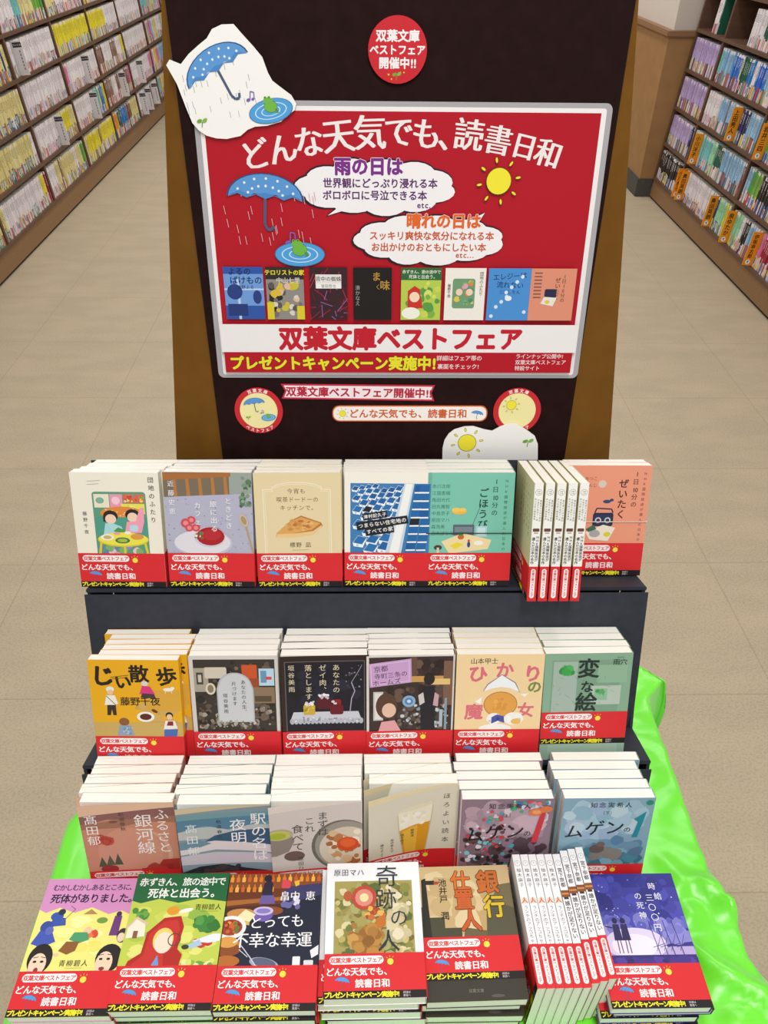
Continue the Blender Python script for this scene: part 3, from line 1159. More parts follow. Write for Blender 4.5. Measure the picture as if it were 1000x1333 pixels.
# the eight little covers
TH = [(12, 58), (61, 105), (112, 156), (163, 208), (219, 266), (270, 321), (319, 371), (371, 424)]
for k, (x0, x1) in enumerate(TH):
    y0, y1 = 72.5, 133
    if k == 5:
        x0 += 0.5; x1 -= 3
    if k == 6:
        x0 += 2
    w = x1 - x0
    cx = (x0 + x1) / 2
    if k == 0:
        a.R(x0, y0, x1, y1, '2f55a4')
        a.R(x0, y0 + 16, x1, y1 - 8, '6f9bd8'); a.R(x0 + 15, y0, x0 + 18, y1 - 14, 'b8d0ee'); a.R(x0, y0 + 34, x1, y0 + 36, 'b8d0ee')
        a.E(x0 + 12, y0 + 32, 9, 9, '2a3f80'); a.R(x0 + 3, y0 + 4, x0 + 26, y0 + 18, '263a78'); a.E(x1 - 8, y0 + 26, 5, 8, '2a3f80')
        a.T('よるの', cx - 4, y1 - 5, 9, '182a5c', b=15); a.T('ばけもの', cx + 3, y1 - 15, 9.5, '182a5c', b=15); a.T('住野よる', cx + 2, y1 - 23, 5, '20346a')
    elif k == 1:
        a.R(x0, y0, x1, y1, '8f8a84'); a.R(x0, y1 - 14, x1, y1, '2c2a28')
        a.B(3, 34, x0, y0, x1, y1 - 14, 2, 6, ['2a2828', '5a5654', 'd8d0c4', 'c8bc3a', 'd8b83a', 'e0b8a0', '74706c'])
        a.R(x0, y0, x0 + 8, y0 + 20, 'd8c830'); a.R(x1 - 9, y0, x1, y0 + 16, 'd8c830')
        a.T('テロリストの家', cx, y1 - 6, 6.6, 'e8d83c', b=30); a.T('中山七里', cx + 4, y1 - 15, 7, 'e8e0dc', b=10)
    elif k == 2:
        a.R(x0, y0, x1, y1, '3a2026')
        rd = random.Random(9)
        for _ in range(36):
            p = (rd.uniform(x0, x1), rd.uniform(y0, y1)); q = (min(max(p[0] + rd.uniform(-16, 16), x0), x1), min(max(p[1] + rd.uniform(-16, 16), y0), y1))
            a.L(0.8, rd.choice(['a02238', 'b8304a', '6a1a28', '8a6aa8']), p, q)
        a.R(x0 + 7, y1 - 24, x1 - 7, y1 - 8, 'e4e0dc'); a.T('背中の蜘蛛', cx, y1 - 13, 6, '3a3030', b=10); a.R(x0 + 8, y1 - 24, x1 - 8, y1 - 18.5, 'f2efec'); a.T('誉田哲也', cx, y1 - 21.2, 4.4, '403838')
    elif k == 3:
        a.R(x0, y0, x1, y1, '1c1816'); a.T('ま', x1 - 18, y1 - 10, 11, 'b08a3a', b=20); a.T('味', x1 - 8, y1 - 20, 12, 'b08a3a', b=20); a.T('く', x1 - 16, y1 - 22, 7, 'b08a3a')
        a.T('湊かなえ', x0 + 5, y1 - 20, 6, 'a8a09c', v=1)
    elif k == 4:
        a.R(x0, y0, x1, y1, 'b4cc50'); a.R(x0, y1 - 14, x1, y1, '2d6a3a'); a.B(5, 20, x0, y0, x1, y1 - 15, 2, 7, ['7fae48', 'd4de6a', '5a9a48', 'c8d458'])
        a.P('c83428', (x0 + 8, y0 + 14), (x0 + 26, y0 + 14), (x0 + 22, y0 + 36), (x0 + 16, y0 + 40), (x0 + 8, y0 + 34)); a.E(x0 + 16, y0 + 27, 6, 6, 'f0d8b8'); a.E(x0 + 12, y0 + 8, 11, 7, 'eef0e0')
        a.T('赤ずきん、旅の途中で', cx, y1 - 4.5, 4.5, 'e4ecd8', b=15); a.T('死体と出会う。', cx + 2, y1 - 10, 4.8, 'e4ecd8', b=15)
    elif k == 5:
        a.R(x0, y0, x1, y1, 'eeeae0'); a.R(x0 + 9, y0 + 14, x1 - 12, y1 - 12, '6f9a72', 3); a.B(8, 22, x0 + 9, y0 + 15, x1 - 12, y1 - 13, 1.5, 4, ['d8c850', '86b070', 'e0a0b0', '4a8a78', 'd88a4a'])
        a.E(x0 + 17, y0 + 33, 4, 4, 'f0d0b8'); a.E(x0 + 29, y0 + 33, 4, 4, 'f0d0b8'); a.T('団地のふたり', x1 - 5, y1 - 4, 4.6, '403a34', v=1); a.T('藤野千夜', x0 + 5, y1 - 18, 4, '403a34', v=1)
    elif k == 6:
        a.R(x0, y0, x1, y1, '4a8fd2'); a.T('エレジーは', cx, y1 - 9, 8, '1d3c78', b=15, rot=4); a.T('流れない', cx + 1, y1 - 19, 8, '1d3c78', b=15, rot=-2); a.T('三浦しをん', cx + 1, y1 - 27, 5, '1d3c78', b=10)
        for q in range(9):
            a.E(x0 + 6 + (q * 17) % (w - 10), y0 + 5 + (q * 23) % 52, 2.2, 2.2, 'd4e4f4', 12)
        a.E(cx, y0 + 26, 4, 3, 'e8eef4')
    else:
        a.R(x0, y0, x1, y1, 'dd8f74'); a.T('1日10分の', x1 - 14, y1 - 6, 5.5, '4a2a26', v=1, b=10); a.T('ぜいたく', x1 - 21, y1 - 10, 6.5, '4a2a26', v=1, b=10)
        for q in range(8):
            a.R(x0 + 4, y1 - 6 - q * 4, x0 + 13, y1 - 4.4 - q * 4, '8a5a4c')
        a.R(cx - 9, y0 + 27, cx + 5, y0 + 37, '2b2b48', 2); a.P('e8e4d8', (cx - 13, y0 + 20), (cx + 2, y0 + 17), (cx + 6, y0 + 27), (cx - 9, y0 + 28)); a.E(cx - 5, y0 + 22, 3, 2.2, 'd8cc4a')
a.R(3, 33, 434, 67, 'ece9e9')
a.T('双葉文庫ベストフェア', 220, 50, 29.5, 'c01a2c', b=48)
a.R(5.5, 7.5, 430.5, 33, RED)
a.T('プレゼントキャンペーン実施中!', 137, 19.5, 18.4, '231a14', b=75, sx=0.96)
a.T('プレゼントキャンペーン実施中!', 137, 19.5, 18.4, 'e6dd2c', b=45, sx=0.96)
a.T('詳細はフェア帯の', 292, 26, 7, 'f0d8d8', b=15)
a.T('裏面をチェック!', 291, 15.5, 7, 'f0d8d8', b=15)
a.T('ラインナップ公開中!', 361, 28.5, 6.3, 'f0d8d8', b=15, al='l')
a.T('双葉文庫ベストフェア', 361, 21, 6.3, 'f0d8d8', b=15, al='l')
a.T('特設サイト', 361, 13.5, 6.3, 'f0d8d8', b=15, al='l')
poster = empty('campaign_poster', (0, 0, 0), 'large red laminated fair poster with white headline on the brown header board', 'poster')
poster.matrix_world = HDR


def rr(x0, y0, x1, y1, r):
    out = []
    for cx, cy, q in ((x1 - r, y0 + r, -90), (x1 - r, y1 - r, 0), (x0 + r, y1 - r, 90), (x0 + r, y0 + r, 180)):
        for i in range(6):
            t = math.radians(q + i * 18)
            out.append((cx + r * math.cos(t), cy + r * math.sin(t)))
    return out


b = MB(); b.prism([(x / 1000, y / 1000) for x, y in rr(PX - 5, PY - 1, PX + 442, PY + 303, 7)], 'y', -0.0012, -0.0003); b.obj('laminate_sheet', M_FILM, poster)
o = mesh_obj('printed_sheet', [(x, y - 0.0013, z) for x, y, z in a.v], a.f, M_GLOSS, poster, a.c)

# --- round red sign
a = Art()
cx, cy, r = 31, 438.5, 30.3
a.E(cx, cy, r, r, 'c8202c', 40)
a.T('双葉文庫', cx, cy + 12.5, 11.2, 'f2ecec', b=35)
a.T('ベストフェア', cx, cy + 0.2, 9.6, 'f2ecec', b=35)
a.T('開催中!!', cx, cy - 11.5, 10.8, 'f2ecec', b=35)
sprout(a, cx - 1, cy - 27, 6)
a.E(cx - 9, cy - 22, 1, 1, 'e8c83a', 8); a.E(cx + 7, cy - 20, 0.8, 0.8, 'e8c83a', 8); a.E(cx - 6, cy - 26, 0.8, 0.8, 'e8c83a', 8)
on_header('round_sign', a, [(cx + r * math.cos(t * math.pi / 20), cy + r * math.sin(t * math.pi / 20)) for t in range(40)], 0.0035, 'round red card with white lettering near the top of the header board', 'sign', edge='c8202c')

# --- die-cut card of the rainy scene (upper left)
out = [(-207, 423), (-203, 428), (-192, 424), (-183, 433), (-172, 441), (-163, 447), (-157, 455), (-147, 459), (-135, 459.5), (-127, 451), (-117, 441), (-108, 431), (-103, 417),
       (-99, 410), (-92, 405), (-80, 397), (-75, 389), (-77, 383), (-83, 379), (-92, 372), (-107, 368), (-120, 367), (-128, 364), (-136, 358), (-151, 355), (-162, 355.5), (-172, 358), (-180, 363), (-186, 370), (-191, 384), (-198, 406)]
a = Art()
rain(a, 7, 30, -195, 378, -105, 432, 6, '9aa0a8', 0.5)
umbrella(a, -154, 418, 35, 28, True, 0.95)
note(a, -125, 392, 8)
pond(a, -102, 382, 23, 11, 12)
sprout(a, -176, 366, 7)
on_header('rainy_scene_card', a, out, 0.002, 'white die-cut card with blue umbrella, rain and frog pond at poster corner', 'display card', lift=0.0031)

# --- round stickers low on the board
for cx, kind, lab in ((-138.7, 0, 'round red-rimmed sticker with blue umbrella and pond, lower left of the board'), (190.3, 1, 'round red-rimmed sticker with yellow sun, lower right of the board')):
    cy, r = 44.5, 30.5
    a = Art()
    a.E(cx, cy, r, r, 'c8252e', 40)
    a.E(cx, cy, r * 0.78, r * 0.78, 'f0e6a6', 36)
    a.arcT('双葉文庫', cx, cy, r * 0.885, 112, 68, 5.2, 'f6eaea', b=25)
    a.arcT('ベストフェア', cx, cy, r * 0.885, 236, 304, 5.2, 'f6eaea', b=25, inner=True)
    if kind == 0:
        umbrella(a, cx - 5, cy + 9, 13, 8, False, 0.9)
        pond(a, cx + 12, cy - 9, 9, 4.5, 5)
        note(a, cx + 3, cy - 3, 4)
        sprout(a, cx - 14, cy - 12, 4)
    else:
        sun(a, cx - 8, cy + 8, 6)
    on_header('round_sticker', a, [(cx + r * math.cos(t * math.pi / 20), cy + r * math.sin(t * math.pi / 20)) for t in range(40)], 0.0015, lab, 'sticker', edge='c8252e')

# --- ribbon strip and rounded strip
a = Art()
rib = [(-109, 80), (-104, 71), (-109, 60.5), (84, 57.5), (80, 68), (84, 78.5)]
ins = [(-105.5, 78), (-102, 71), (-105.5, 62.5), (81, 59.7), (78, 68), (81, 76.4)]
a.P('c22a44', *rib)
a.P('f0e6e8', *ins)
a.T('双葉文庫ベストフェア開催中!!', -11.5, 69, 13.5, 'b8203c', b=35, rot=-0.8)
on_header('ribbon_strip', a, rib, 0.0012, 'white ribbon-shaped strip with red lettering below the poster', 'sign', edge='c22a44')
a = Art()
x0, y0, x1, y1 = -45.5, 30, 152.5, 51.5
a.R(x0, y0, x1, y1, 'd8642e', 9)
a.R(x0 + 1.4, y0 + 1.4, x1 - 1.4, y1 - 1.4, 'f4efe8', 8)
sun(a, x0 + 13, (y0 + y1) / 2, 4.2)
a.T('どんな天気でも、読書日和', 51, 40.8, 12.6, 'd0602c', b=25)
umbrella(a, x1 - 13, 40, 7.5, -10, False, 0.9)
on_header('rounded_strip', a, rr(x0, y0, x1, y1, 9), 0.0012, 'white round-ended strip with orange slogan under the ribbon strip', 'sign', edge='d8642e')

# --- die-cut sun card behind the top row
out = [(97, -6), (99, 5), (104, 14), (111, 20), (124, 24), (135, 24.5), (150, 20), (160, 18), (170, 24), (180, 28), (190, 28), (199, 23), (208, 17), (216, 11), (221, 0), (223, -20), (224, -48), (98, -48)]
a = Art()
sun(a, 128.5, 1.5, 11.5)
sprout(a, 207, -4, 9)
on_header('sunny_scene_card', a, out, 0.002, 'white die-cut card with a yellow sun rising behind the top row of books', 'display card', lift=0.0022)

# ------------------------------------------------------------------ the fair's paperbacks
CW, CH = 105.0, 148.0


def obi_front(a):
    """printed front of the red paper band, 105 x 45 mm"""
    a.R(0, 0, 105, 45, 'd8292f')
    a.R(0, 0, 105, 7.6, '1f1718')
    a.R(5, 34, 62, 42.4, 'f4efec', 4.2)
    a.T('双葉文庫ベストフェア', 33.5, 38.2, 5.9, 'd8292f', b=30, sp=0.93)
    a.T('どんな天気でも、', 36, 26.6, 8.8, 'f6f0ee', b=18, sp=0.98)
    a.T('どんな天気でも、', 36.25, 26.6, 8.8, 'f6f0ee', b=18, sp=0.98)
    a.T('読書日和', 50, 14.8, 9.0, 'f6f0ee', b=18)
    a.T('読書日和', 50.25, 14.8, 9.0, 'f6f0ee', b=18)
    umbrella(a, 19, 16.5, 7.6, -10, False, 1.15)
    sun(a, 69, 36, 3.3, False, 'f2dc4a')
    for t in (60, 95, 130):
        q = math.radians(t)
        a.L(0.5, 'f2dc4a', (69 + 4.6 * math.cos(q), 36 + 4.6 * math.sin(q)), (69 + 6.4 * math.cos(q), 36 + 6.4 * math.sin(q)))
    a.T('プレゼントキャンペーン実施中!', 39, 4.0, 6.2, 'f0e428', b=45, sp=0.86)
    a.T('詳細は', 85, 5.2, 2.6, 'd8d0d0')
    a.T('裏面へ', 85, 2.3, 2.6, 'd8d0d0')


def obi_spine(a, t):
    a.R(0, 0, t, 45, 'd8292f')
    w = min(5.6, t * 0.6)
    a.R(t / 2 - w / 2, 4, t / 2 + w / 2, 42, 'f4efec', w / 2)
    a.T('双葉文庫ベストフェア', t / 2, 40.5, 3.4, 'd8292f', v=1, b=30, sp=1.02)


CURL_W = 0.35                       # how much the height counts in the direction of the curl
CURL_N = 14


def curl_at(x, z, H):
    return ((CW / 2000 - x) / (CW / 1000) + CURL_W * z / H) / (1 + CURL_W)


def curl_h(q):
    s0 = CURL_W / (1 + CURL_W)
    return (max(0.0, q - s0) / (1 - s0)) ** 1.45


def bend(vs, curl, H):
    """the front sheet swings open round the spine in flat facets, most at the free upper corner"""
    o = []
    for x, y, z in vs:
        if y < 0.0006:
            q = min(max(curl_at(x, z, H), 0.0), 1.0) * CURL_N
            k = min(int(q + 1e-6), CURL_N - 1)
            f = q - k
            d = curl * (curl_h(k / CURL_N) * (1 - f) + curl_h((k + 1) / CURL_N) * f)
            o.append((x, y - d, z))
        else:
            o.append((x, y, z))
    return o


def slice_mesh(v, f, c, H):
    bm = bmesh.new()
    lay = bm.verts.layers.float_color.new('pc')
    bv = []
    for p, q in zip(v, c):
        k = bm.verts.new(p)
        k[lay] = q
        bv.append(k)
    for q in f:
        try:
            bm.faces.new([bv[i] for i in q])
        except ValueError:
            pass
    for i in range(1, CURL_N):
        q = i / CURL_N * (1 + CURL_W)          # u + w * z / H = q
        bmesh.ops.bisect_plane(bm, geom=bm.verts[:] + bm.edges[:] + bm.faces[:], plane_co=(CW / 2000 - q * CW / 1000, 0, 0), plane_no=(-1000 / CW, 0, CURL_W / H), dist=1e-7)
    bm.verts.index_update()
    v2 = [k.co[:] for k in bm.verts]
    c2 = [tuple(k[lay]) for k in bm.verts]
    f2 = [tuple(k.index for k in q.verts) for q in bm.faces]
    bm.free()
    return v2, f2, c2


def wrap(T, z0, z1, out, th, colf, cols, colb):
    """U-shaped sheet round the front, spine (+x) and back of a block T thick; out = distance outside the block"""
    hw = CW / 2000
    r = 0.0016
    prof = [(-hw, -out)]
    prof.append((hw - r, -out))
    for k in range(1, 4):
        t = math.radians(-90 + 90 * k / 4)
        prof.append((hw - r + (r + out) * math.cos(t), r + (r + out) * math.sin(t)))
    prof.append((hw + out, r))
    prof.append((hw + out, T - r))
    for k in range(1, 4):
        t = math.radians(90 * k / 4)
        prof.append((hw - r + (r + out) * math.cos(t), T - r + (r + out) * math.sin(t)))
    prof.append((hw - r, T + out))
    prof.append((-hw, T + out))
    cen = (0.0, T / 2)
    inn = []
    n = len(prof)
    for i, (x, y) in enumerate(prof):
        x0, y0 = prof[max(0, i - 1)]
        x1, y1 = prof[min(n - 1, i + 1)]
        d = math.hypot(x1 - x0, y1 - y0)
        nx, ny = (y1 - y0) / d, -(x1 - x0) / d
        inn.append((x - nx * th, y - ny * th))
    vs, fs, cs = [], [], []
    segc = []
    for i in range(n - 1):
        segc.append(colf if i == 0 else colb if i == n - 2 else cols)
    for i in range(n - 1):
        c = segc[i]
        k = len(vs)
        for z in (z0, z1):
            vs += [(*prof[i], z), (*prof[i + 1], z), (*inn[i + 1], z), (*inn[i], z)]
        cs += [c] * 8
        fs += [(k, k + 1, k + 5, k + 4), (k + 2, k + 3, k + 7, k + 6), (k + 4, k + 5, k + 6, k + 7), (k + 3, k + 2, k + 1, k)]
        if i == 0:
            fs.append((k + 3, k, k + 4, k + 7))
        if i == n - 2:
            fs.append((k + 1, k + 2, k + 6, k + 5))
    return vs, fs, cs


CACHE = {}


def book_parts(key, T, front, spine_c='efe9dc', back_c='ece6da', bg='ece6da', spine=None, curl=0.0, band=0.0, H=CH, band_spine=False):
    """three meshes (cover, page block, paper band) of one title; local origin: foot of the front cover, middle of its width"""
    if key in CACHE:
        return CACHE[key]
    h = H / 1000.0
    a = Art(to3d=lambda x, y, q: (x / 1000.0 - CW / 2000, -q / 1000.0, y / 1000.0 * H / CH), eps=0.004)
    a.clip = (0, 0, CW, CH)
    front(a)
    top = a.k * a.eps + 0.01
    sp = Art(to3d=lambda x, y, q: (CW / 2000 + q / 1000.0, x / 1000.0, y / 1000.0 * H / CH), eps=0.004)
    if spine:
        spine(sp)
    v, f, c = wrap(T, 0.0, h, 0.0, 0.0003, lin(bg), lin(spine_c), lin(back_c))
    for q in (a, sp):
        n = len(v)
        v.extend(q.v); f.extend(tuple(i + n for i in g) for g in q.f); c.extend(q.c)
    if curl:
        v, f, c = slice_mesh(v, f, c, h)
        v = bend(v, curl, h)
    parts = [('cover', v, f, c)]
    if band is not None:
        z0 = band / 1000.0
        out = max(top, 0.1) / 1000.0 + 0.0001
        v, f, c = wrap(T, z0 + 0.0004, z0 + 0.0446 * H / CH, out, 0.0001, lin('d8292f'), lin('d8292f'), lin('d8292f'))
        a2 = Art(to3d=lambda x, y, q: (x / 1000.0 - CW / 2000, -q / 1000.0, z0 + y / 1000.0 * H / CH), eps=0.004, base=out * 1000)
        obi_front(a2)
        s2 = Art(to3d=lambda x, y, q: (CW / 2000 + q / 1000.0, x / 1000.0, z0 + y / 1000.0 * H / CH), eps=0.004, base=out * 1000)
        if band_spine:
            obi_spine(s2, T * 1000)
        for q in (a2, s2):
            n = len(v)
            v.extend(q.v); f.extend(tuple(i + n for i in g) for g in q.f); c.extend(q.c)
        if curl:
            v, f, c = slice_mesh(v, f, c, h)
            v = bend(v, curl, h)
        parts.append(('paper_band', v, f, c))
    mes = []
    for nm, v, f, c in parts:
        o = mesh_obj(nm, v, f, M_PRINT, None, c)
        mes.append((nm, o.data))
        bpy.data.objects.remove(o)
    bm = MB()
    hw = CW / 2000
    bm.box(-hw + 0.0008, hw - 0.0009, 0.0004, T - 0.0004, 0.0008, h - 0.0003)
    o = bm.obj('page_block', M_PAGE)
    mes.append(('page_block', o.data))
    bpy.data.objects.remove(o)
    CACHE[key] = mes
    return mes


PROTO = {}


def place_book(key, mes, M, label, group):
    if key not in PROTO:
        root = empty('paperback')
        for nm, me in mes:
            o = bpy.data.objects.new(nm, me)
            COL.objects.link(o)
            o.parent = root
        PROTO[key] = root
    else:
        src = PROTO[key]
        root = src.copy()
        COL.objects.link(root)
        for ch in list(src.children):
            k = ch.copy()
            COL.objects.link(k)
            k.parent = root
    root.matrix_world = M
    return tag(root, label, 'paperback', group)


# ---------------- cover artwork, one function per title (mm, origin lower left of the front)
def c_danchi(a):
    a.R(0, 0, 105, 148, 'efe9d8')
    a.R(24, 36, 88, 124, '5d9a7c', 4)
    a.R(26, 104, 44, 121, 'e8e2c8'); a.E(33, 113, 5, 4, '7fae9a'); a.R(45, 104, 60, 121, 'e79ab4'); a.E(52, 113, 5, 5, 'f2c8d4')
    a.R(61, 110, 86, 121, 'd86a4a'); a.B(2, 16, 61, 110, 86, 121, 1.2, 2.6, ['e8d85a', '7fae5a', 'd8d0b0', 'c84a3a', '5a9a9a'])
    a.R(58, 96, 86, 109, 'e8e05a'); a.B(4, 10, 60, 98, 86, 108, 1, 2.2, ['c8d85a', 'f2f0a0', '9ab85a'])
    a.E(58, 97, 26, 8.5, 'e08a3a'); a.B(3, 22, 36, 90, 80, 104, 0.8, 1.3, ['f4c88a', 'f6e0b0'])
    a.R(26, 62, 88, 92, '4f9a86')
    a.B(6, 14, 24, 36, 88, 60, 3, 7, ['d8a0b8', '8a8ac8', 'e8c0c8', '7fae6a', '6a7ab8'])
    a.E(44, 93, 8.8, 7.6, '2a2422'); a.R(35, 86, 40, 92, '2a2422'); a.E(44, 89.5, 6.6, 6.2, 'f0cfb8')
    a.E(70.5, 95, 8.6, 7.4, '2a2422'); a.R(74.5, 88, 79, 94, '2a2422'); a.E(70.5, 91.8, 6.4, 6.2, 'f0cfb8')
    a.P('a8d8dc', (33, 66), (37, 84), (46, 84), (56, 80), (58, 74), (48, 70), (46, 64)); a.P('4a9a4a', (46, 74), (56, 70), (60, 75), (52, 79))
    a.P('f0a0b4', (60, 72), (63, 86), (74, 87), (80, 104), (85, 104), (84, 86), (80, 72)); a.R(66, 74, 76, 82, 'b8d8e8', 2)
    a.E(57, 63, 31, 9.5, 'd8c83a'); a.E(57, 64, 30, 8.6, 'ece24a')
    for x, y, p, q, cc in ((38, 66, 8, 4, 'f0ece0'), (38, 66, 5, 2.4, 'c8b070'), (56, 62, 9, 4, '3a7a4a'), (56, 62, 6, 2.4, 'a8b84a'), (74, 67, 8, 4, 'd89a4a'), (50, 71, 4, 2, 'e8a0a8'), (63, 72, 4, 2, 'f0ece0')):
        a.E(x, y, p, q, cc)
    a.L(3, 'd8c83a', (58, 55), (58, 38)); a.L(3, 'd8c83a', (30, 60), (27, 42)); a.L(3, 'd8c83a', (83, 60), (86, 42))
    a.T('団地のふたり', 95.5, 143, 7.4, '3a3a38', v=1, b=6, sp=1.36)
    a.T('藤野千夜', 13.5, 99, 5.4, '4a4a48', v=1, sp=1.45)
    a.L(0.4, '8a8a84', (20, 137), (36, 138)); a.L(0.4, '8a8a84', (20, 133), (34, 134))


def c_cafe(a):
    a.R(0, 0, 105, 148, 'a6a7bb')
    a.P('7a6c5a', (0, 117), (105, 122), (105, 148), (0, 148))
    a.R(78, 121, 105, 148, '9aa49c')
    for x in (14, 29, 44, 59, 74):
        a.P('b5793f', (x - 2, 118), (x + 2.4, 118), (x + 0.5, 147), (x - 2.6, 147))
    a.P('a86c38', (0, 138), (80, 143), (80, 148), (0, 147))
    a.P('b3b3c6', (0, 0), (105, 0), (105, 122), (0, 117))
    a.B(12, 120, 0, 30, 105, 116, 0.5, 1.1, ['8a8ca8', '9a9cb4', 'c4c4d2', '7c7e9c'])
    a.B(13, 26, 88, 104, 105, 146, 1.5, 4, ['5a7a5c', '7a947a', '48654c', '93a892'])
    a.E(44, 58, 36, 18, 'c0c0d0'); a.E(43, 59, 34, 16, 'dedbe2')
    a.E(52, 66, 19, 13.5, 'cfcad6'); a.E(53, 67, 17, 12, 'a81d24'); a.E(54, 69, 12, 7, 'b82a30')
    for x, y, r in ((24, 84, 6), (31, 88, 5), (28, 78, 5), (36, 78, 5)):
        a.E(x, y, r, r, 'd24a56', 12); a.E(x, y, r * 0.55, r * 0.55, 'e88a8e', 10)
    a.B(14, 8, 30, 62, 46, 74, 1.5, 3, ['6a7a4a', 'e8e0d0', '8a5a3a'])
    a.L(2, 'b89a6a', (96, 82), (101, 60), (104, 46)); a.E(94, 88, 4.6, 8.5, 'cdb892', 16, 20); a.E(94, 88, 3, 6, 'a8946c', 14, 20)
    a.T('ときどき', 76, 117, 8.6, 'f2f0f4', v=1, b=4, sp=1.22)
    a.T('旅に出る', 58, 113, 8.6, 'f2f0f4', v=1, b=4, sp=1.22)
    a.T('カフェ', 39, 111, 8.6, 'f2f0f4', v=1, b=4, sp=1.22)
    a.T('近藤史恵', 9, 138, 8, 'f2f0f4', v=1, b=4, sp=1.45)


def c_pie(a):
    a.R(0, 0, 105, 148, 'e2d1a6')
    for k in range(2):
        x0, x1, y1 = 11 + k * 2.2, 92 - k * 2.2, 127 - k * 2.2
        pts = [(x0, 40), (x0, y1), (x0 + 10, y1)] + [(52 + 31 * math.cos(math.radians(t)), y1 + 9 * math.sin(math.radians(t))) for t in range(170, 5, -15)] + [(x1 - 10, y1), (x1, y1), (x1, 40)]
        a.L(0.9 if k == 0 else 0.5, 'f0e8d0', *pts)
    a.T('今宵も', 51, 125, 7, '5a4a34', b=0, sp=1.1)
    a.T('喫茶ドードーのキッチンで。', 52, 114.5, 6.6, '5a4a34', b=0, sp=0.92) if False else None
    a.T('喫茶ドードーの', 52, 114.5, 7, '5a4a34', b=0, sp=1.05)
    a.T('キッチンで。', 53, 104, 7, '5a4a34', b=0, sp=1.08)
    a.P('b5793a', (24, 66), (26, 72), (44, 88), (56, 94), (80, 85), (82, 81), (70, 70), (44, 66))
    a.P('dca45c', (25, 69), (27, 73), (44, 87), (56, 92), (79, 84), (69, 76), (46, 71))
    a.P('e8c488', (24, 66), (26, 70), (48, 71), (70, 74), (81, 82), (80, 79), (70, 69), (44, 65.5))
    a.B(21, 26, 34, 73, 74, 90, 2, 4.5, ['c98a42', 'e0ac64', 'b8743a', 'e8b874', 'd09850'], 0.5)
    a.T('標野 凪', 54, 56, 7, '5a4a34', b=4, sp=1.1)
    a.L(0.4, '8a7a5c', (44, 49), (64, 49.5))


def c_houses(a):
    a.R(0, 0, 105, 148, 'f1ede0')
    x0, y0, x1, y1 = 7, 20, 104, 134
    a.R(x0, y0, x1, y1, 'dbe4ea')
    a.R(x0, y0, x1, y1, '3f7fb4')
    rd = random.Random(3)
    y, r = y1 - 3.5, 0
    while y > y0 + 8:
        g = 4.6 + r * 0.55
        x = x0 + g * (0.9 if r % 2 else 1.3)
        edge = 76 - r * 2.7
        while x < edge:
            cl = rd.choice(['2368a8', '1d5c9c', '2a70b0', '1f62a2'])
            if rd.random() < 0.05:
                cl = '20242c'
            w, q = g * 0.92, g * 0.62
            yy = y + (x - x0) * 0.10 - 3 + rd.uniform(-0.7, 0.7)
            if yy + q < y1 and yy - q * 1.9 > y0 and x - w > x0:
                a.P('eef2f4', (x - w - 0.4, yy - q * 0.6), (x - w * 0.25, yy + q + 0.5), (x + w + 0.5, yy + q * 0.55), (x + w * 0.45, yy - q * 1.75), (x - w * 0.9, yy - q * 1.45))
                a.P('a8c2d8', (x - w * 0.5, yy - q * 0.95), (x - w * 0.2, yy - q), (x - w * 0.2, yy - q * 1.4), (x - w * 0.5, yy - q * 1.35))
                a.P(cl, (x - w, yy - q * 0.6), (x - w * 0.25, yy + q), (x + w, yy + q * 0.55), (x + w * 0.35, yy - q))
            x += g * 1.75
        y -= g * 1.28
        r += 1
    a.P('c8d8e4', (72, y1), (84, y1), (66, y0), (44, y0))
    a.P('f0f2ee', (74, y1), (82, y1), (62, y0), (50, y0))
    for r in range(10):
        y = y1 - 6 - r * 10.6
        for k in range(2):
            x = 91 + k * 13 - r * 1.3
            if x > 99 or y < y0 + 6:
                x = min(x, 97)
            if y < y0 + 6:
                continue
            cl = '2368a8' if (r * 2 + k) % 7 else '1d5c9c'
            if r == 4 and k == 0:
                cl = '20242c'
            a.P(cl, (x - 6.5, y - 4), (x - 5.5, y + 4.2), (x + 5.6, y + 4.6), (x + 5, y - 3.5))
            a.P('f4f4f0', (x - 6.5, y - 4.4), (x + 5, y - 4), (x + 5, y - 6), (x - 6.5, y - 6.2))
    a.B(33, 40, x0, y0, 60, y0 + 20, 1, 3, ['4a86b8', 'e8eef2', '2f6ca4', 'c4d4e0'])
    for s, x, y, w in (('津村記久子', 37, 93.5, 5.6), ('つまらない住宅地の', 46, 84, 6.6), ('すべての家', 43, 74.5, 6.6)):
        hw = len(s) * w * 0.53
        c, q = math.cos(math.radians(9)), math.sin(math.radians(9))
        a.P('1d2026', *[(x + u * hw * c - v_ * w * 0.78 * q, y + u * hw * q + v_ * w * 0.78 * c) for u, v_ in ((-1, -1), (1, -1), (1, 1), (-1, 1))])
        a.T(s, x, y, w * 0.95, 'f2f2f0', b=15, rot=9, sp=1.06)


